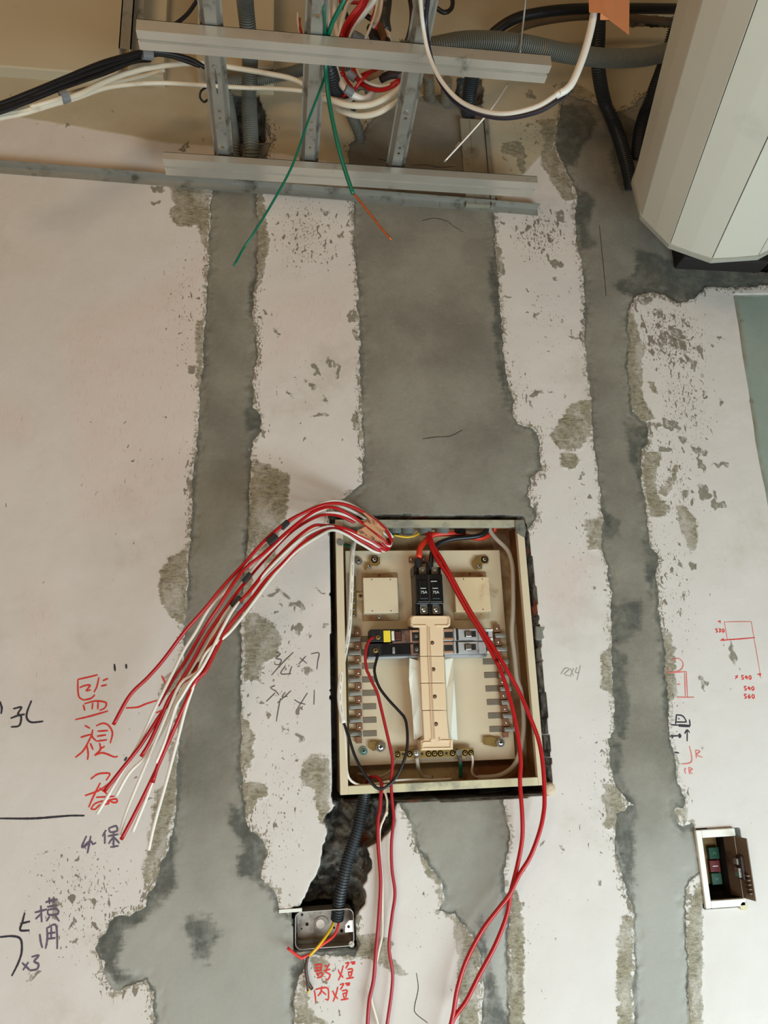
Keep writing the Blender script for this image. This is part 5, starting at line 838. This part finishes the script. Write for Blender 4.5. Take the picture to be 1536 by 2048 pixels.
# ------------------------------------------------------------------ open chase conduit and switch box
cable('flexible_conduit', pth('B:715,60 705,150 690,230 655,400 615,520 575,640 545,760 520,880 500,980 490,1080 480,1165', (-.012, -.015, -.015, -.012, -.010, -.008, -.006, -.006, -.008, -.012, -.018)), 26, CONDD, 'black corrugated conduit in the open chase below the panel', 'conduit', None, corr=True, pitch=.0042)
sb = thing('switch_box', tuple(P(650, 1890, 0)), 'shallow steel wall box with rounded corners at the foot of the open chase', 'switch box')
a_, b_2, c_2, d_2 = R2(590, 1820, 708, 1896, 0); rr_ = .010; dp = .036
def rrect(x0, x1, z0, z1, r, n=5):
    out = []
    for cx, cz, a0 in ((x1 - r, z1 - r, 0), (x0 + r, z1 - r, 90), (x0 + r, z0 + r, 180), (x1 - r, z0 + r, 270)):
        out += [(cx + r * math.cos(math.radians(a0 + 90 * k_ / n)), cz + r * math.sin(math.radians(a0 + 90 * k_ / n))) for k_ in range(n + 1)]
    return out
R1_ = rrect(a_, b_2, c_2, d_2, rr_); R2_ = rrect(a_ + .0012, b_2 - .0012, c_2 + .0012, d_2 - .0012, rr_ - .001); R3_ = rrect(a_ + .005, b_2 - .005, c_2 + .005, d_2 - .005, rr_ - .004); n_ = len(R1_)
V = [(x, dp, z) for x, z in R1_] + [(x, -.001, z) for x, z in R1_] + [(x, -.001, z) for x, z in R2_] + [(x, dp - .006, z) for x, z in R2_] + [(x, dp - .0015, z) for x, z in R3_]
Fc = []
for l_ in range(4): Fc += [(l_ * n_ + i, l_ * n_ + (i + 1) % n_, (l_ + 1) * n_ + (i + 1) % n_, (l_ + 1) * n_ + i) for i in range(n_)]
Fc += [tuple(range(4 * n_, 5 * n_)), tuple(range(n_))]
fit(mk('box_shell', V, Fc, STEELB), sb)
kx = P(643, 1848, -dp); fit(MB().disc((kx[0], kx[2]), .0125, dp - .0032, dp - .0005, 22).done('knockout', STEELB, None, .0006), sb); fit(MB().disc((kx[0] - .002, kx[2] + .001), .007, dp - .0042, dp - .003, 18).done('knockout', mat('bright steel', (200, 188, 178), .35, .7)), sb)
for x, y, r in ((614, 1848, 3), (604, 1829, 2.4), (603, 1857, 1.4), (683, 1861, 3), (668, 1855, 2)): q_ = P(x, y, -dp); fit(MB().disc((q_[0], q_[2]), r * 1.38 / F, dp - .0022, dp - .001, 10).done('screw_hole', DARKIN), sb)
q_ = P(697, 1853, -.004); tb = MB().prism([(q_[0] - .006, q_[2] - .008), (q_[0] + .008, q_[2] - .008), (q_[0] + .008, q_[2] + .009), (q_[0] + .001, q_[2] + .009), (q_[0] - .005, q_[2] + .003)], .003, .0045).done('mounting_tab', CHROME); fit(tb, sb); MB().disc((q_[0], q_[2]), .0022, .0025, .0032, 10).done('screw_hole', DARKIN, tb)
q_ = P(703, 1888, -.002); fit(MB().disc((q_[0], q_[2]), .0045, .0, .02, 12).done('screw_lug', STEELB), sb)
cable('switch_wire', pth('B:490,1165 490,1210 470,1280 430,1330 370,1370 300,1425 250,1465 200,1485 180,1495 120,1455 62,1408', (-.02, -.012, -.006, .004, .012, .018, .02, .02, .018)), 5.5, CORAL, 'coral red wire from the wall box ending in a hooked tip on the left', 'wire', 'wires of the wall box')
cable('switch_wire', pth('B:455,1170 440,1220 400,1290 350,1360 300,1420 245,1478', (-.02, -.01, .0, .01, .016, .018)), 5.5, YELL, 'yellow wire bowing out of the wall box', 'wire', 'wires of the wall box')
bq_ = cable('switch_wire', pth('B:235,1475 220,1540 218,1600 228,1660 235,1700 270,1755', (.018, .012, .01, .008)), 7, BROWNW, 'dark brown wire pair hanging below the wall box', 'wire', 'wires of the wall box')
o = cable('x', pth('B:228,1650 232,1720 236,1770', (.010, .008)), 5.5, BROWNW, None); o.name = 'wire_branch'; del o['category']; o.parent = bq_
o = cable('x', pth('B:236,1745 237,1785', (.0085, .008)), 5, YELL, None); o.name = 'wire_tip'; del o['category']; o['label'] = 'yellow tip'; o.parent = bq_
# white ledge line left of the wall box
q0, q1 = P(558, 1818), P(604, 1820); tag(MB().box(q0[0], q1[0], -.002, .002, q1[2] - .002, q1[2] + .003).done('broken_trim_strip', PAPER), 'thin white strip end left of the wall box', 'trim strip')
# hollow corner plug at the panel's lower right
q_ = P(1100, 1578, .004); tag(MB().dome((q_[0], q_[2]), .011, .001, .008, 14).done('wall_plug', mat('peach plug', (206, 182, 150), .6)), 'small peach plug at the lower right corner of the panel opening', 'plug')
q_ = P(1079, 1266, .004); o = MB().prism([(q_[0] - .008, q_[2] - .012), (q_[0] + .004, q_[2] - .014), (q_[0] + .008, q_[2] - .002), (q_[0] + .005, q_[2] + .012), (q_[0] - .006, q_[2] + .014)], -.004, .004).done('mortar_lump', MORTAR, None, .003); tag(o, 'grey mortar lump on the right edge of the panel opening', 'mortar lump')
# ------------------------------------------------------------------ shutter control box
cb = thing('control_box', tuple(P(1450, 1815, 0)), 'ivory wall box with two green buttons and a red one at the lower right', 'control box'); T = cb
a_, b_2, c_2, d_2 = R2(1393, 1660, 1478, 1657, 0)[0], 0, 0, 0
x0 = (P(1393, 1660, .004)[0] + P(1408, 1814, .004)[0]) / 2; x1 = P(1480, 1735, .004)[0]; z1 = P(1430, 1658, .004)[2]; z0 = P(1445, 1815, .004)[2]; fw = .0105
for nm, q_ in (('frame_stile', (x0, x0 + fw, z0, z1)), ('frame_rail', (x0 + fw, x1, z1 - .013, z1)), ('frame_rail', (x0 + fw, x1, z0, z0 + .012)), ('hinge_stile', (x1 - .003, x1 - .001, z0 + .012, z1 - .013))):
    fit(MB().box(q_[0], q_[1], -.006, .002, q_[2], q_[3]).done(nm, IVORY, None, .0015), cb)
fit(MB().box(x0 + .003, x0 + .006, 0, .06, z0 + .003, z1 - .003).box(x1 - .004, x1 - .001, 0, .06, z0 + .003, z1 - .003).box(x0 + .003, x1 - .001, 0, .06, z0 + .003, z0 + .006).box(x0 + .003, x1 - .001, 0, .06, z1 - .006, z1 - .003).box(x0 + .003, x1 - .001, .058, .06, z0 + .003, z1 - .003).done('box_shell', DARKIN), cb)
fit(MB().box(x0 + fw, x0 + .058,   .034, .036, z0 + .030, z1 - .006).done('face_plate', GOLDB, None, .0008), cb)
for a, b, m_ in ((1428, 1706, BTNG), (1430, 1732, BTNR), (1433.5, 1757.5, BTNG)):
    q_ = P(a, b, -.027); h_ = .0096; o = MB().box(q_[0] - h_, q_[0] + h_, .026, .035, q_[2] - h_, q_[2] + h_).done('push_button', m_, None, .001); fit(o, cb)
    o['label'] = ('red' if m_ is BTNR else 'green') + ' square button'
    yk = .0256
    if m_ is BTNR: MB().box(q_[0] - .005, q_[0] + .005, yk, yk + .001, q_[2] - .0006, q_[2] + .0006).done('stop_mark', WPRINT, o)
    else:
        s_ = 1 if b < 1730 else -1
        for sx in (-1, 1): tube_mesh([Vector((q_[0] + sx * .003, yk + .0003, q_[2] - s_ * .002)), Vector((q_[0], yk + .0003, q_[2] + s_ * .002))], .0004, 5).done('arrow_mark', mat('pale green print', (90, 150, 120), .6), o)
dr = MB().add([(x1 - .009, .022, z1 - .012), (x1 + .003, -.031, z1 - .014), (x1 + .003, -.031, z0 + .012), (x1 - .009, .022, z0 + .013), (x1 - .007, .022, z1 - .012), (x1 + .005, -.031, z1 - .014), (x1 + .005, -.031, z0 + .012), (x1 - .007, .022, z0 + .013)],
    [(0, 1, 2, 3), (7, 6, 5, 4), (0, 4, 5, 1), (1, 5, 6, 2), (2, 6, 7, 3), (3, 7, 4, 0)]).done('door', BRONZE, None, .0006); fit(dr, cb)
zc_ = (z0 + z1) / 2 + .002
MB().box(x1 - .006, x1 + .001, -.020, -.004, zc_ - .022, zc_ + .018).done('lock_case', mat('dark lock case', (52, 30, 22), .5), dr, .003); MB().box(x1 - .010, x1 - .004, -.016, -.002, zc_ - .018, zc_ - .002).done('latch', CHROME, dr, .001); MB().box(x1 - .009, x1 - .004, -.012, .0, zc_ + .002, zc_ + .012).done('latch_bolt', GALVD, dr, .001)
for k_ in range(5): z_ = z0 + .022 + k_ * .007; MB().box(x1 - .003, x1 + .004, -.028, -.016, z_, z_ + .002).done('door_louvre', BRONZE, dr)
q_ = P(1487, 1812, .004); fit(MB().disc((q_[0], q_[2]), .0075, -.006, .006, 16).done('corner_plug', mat('yellowed plug', (206, 190, 156), .6), None, .001), cb)
bpy.context.view_layer.update()
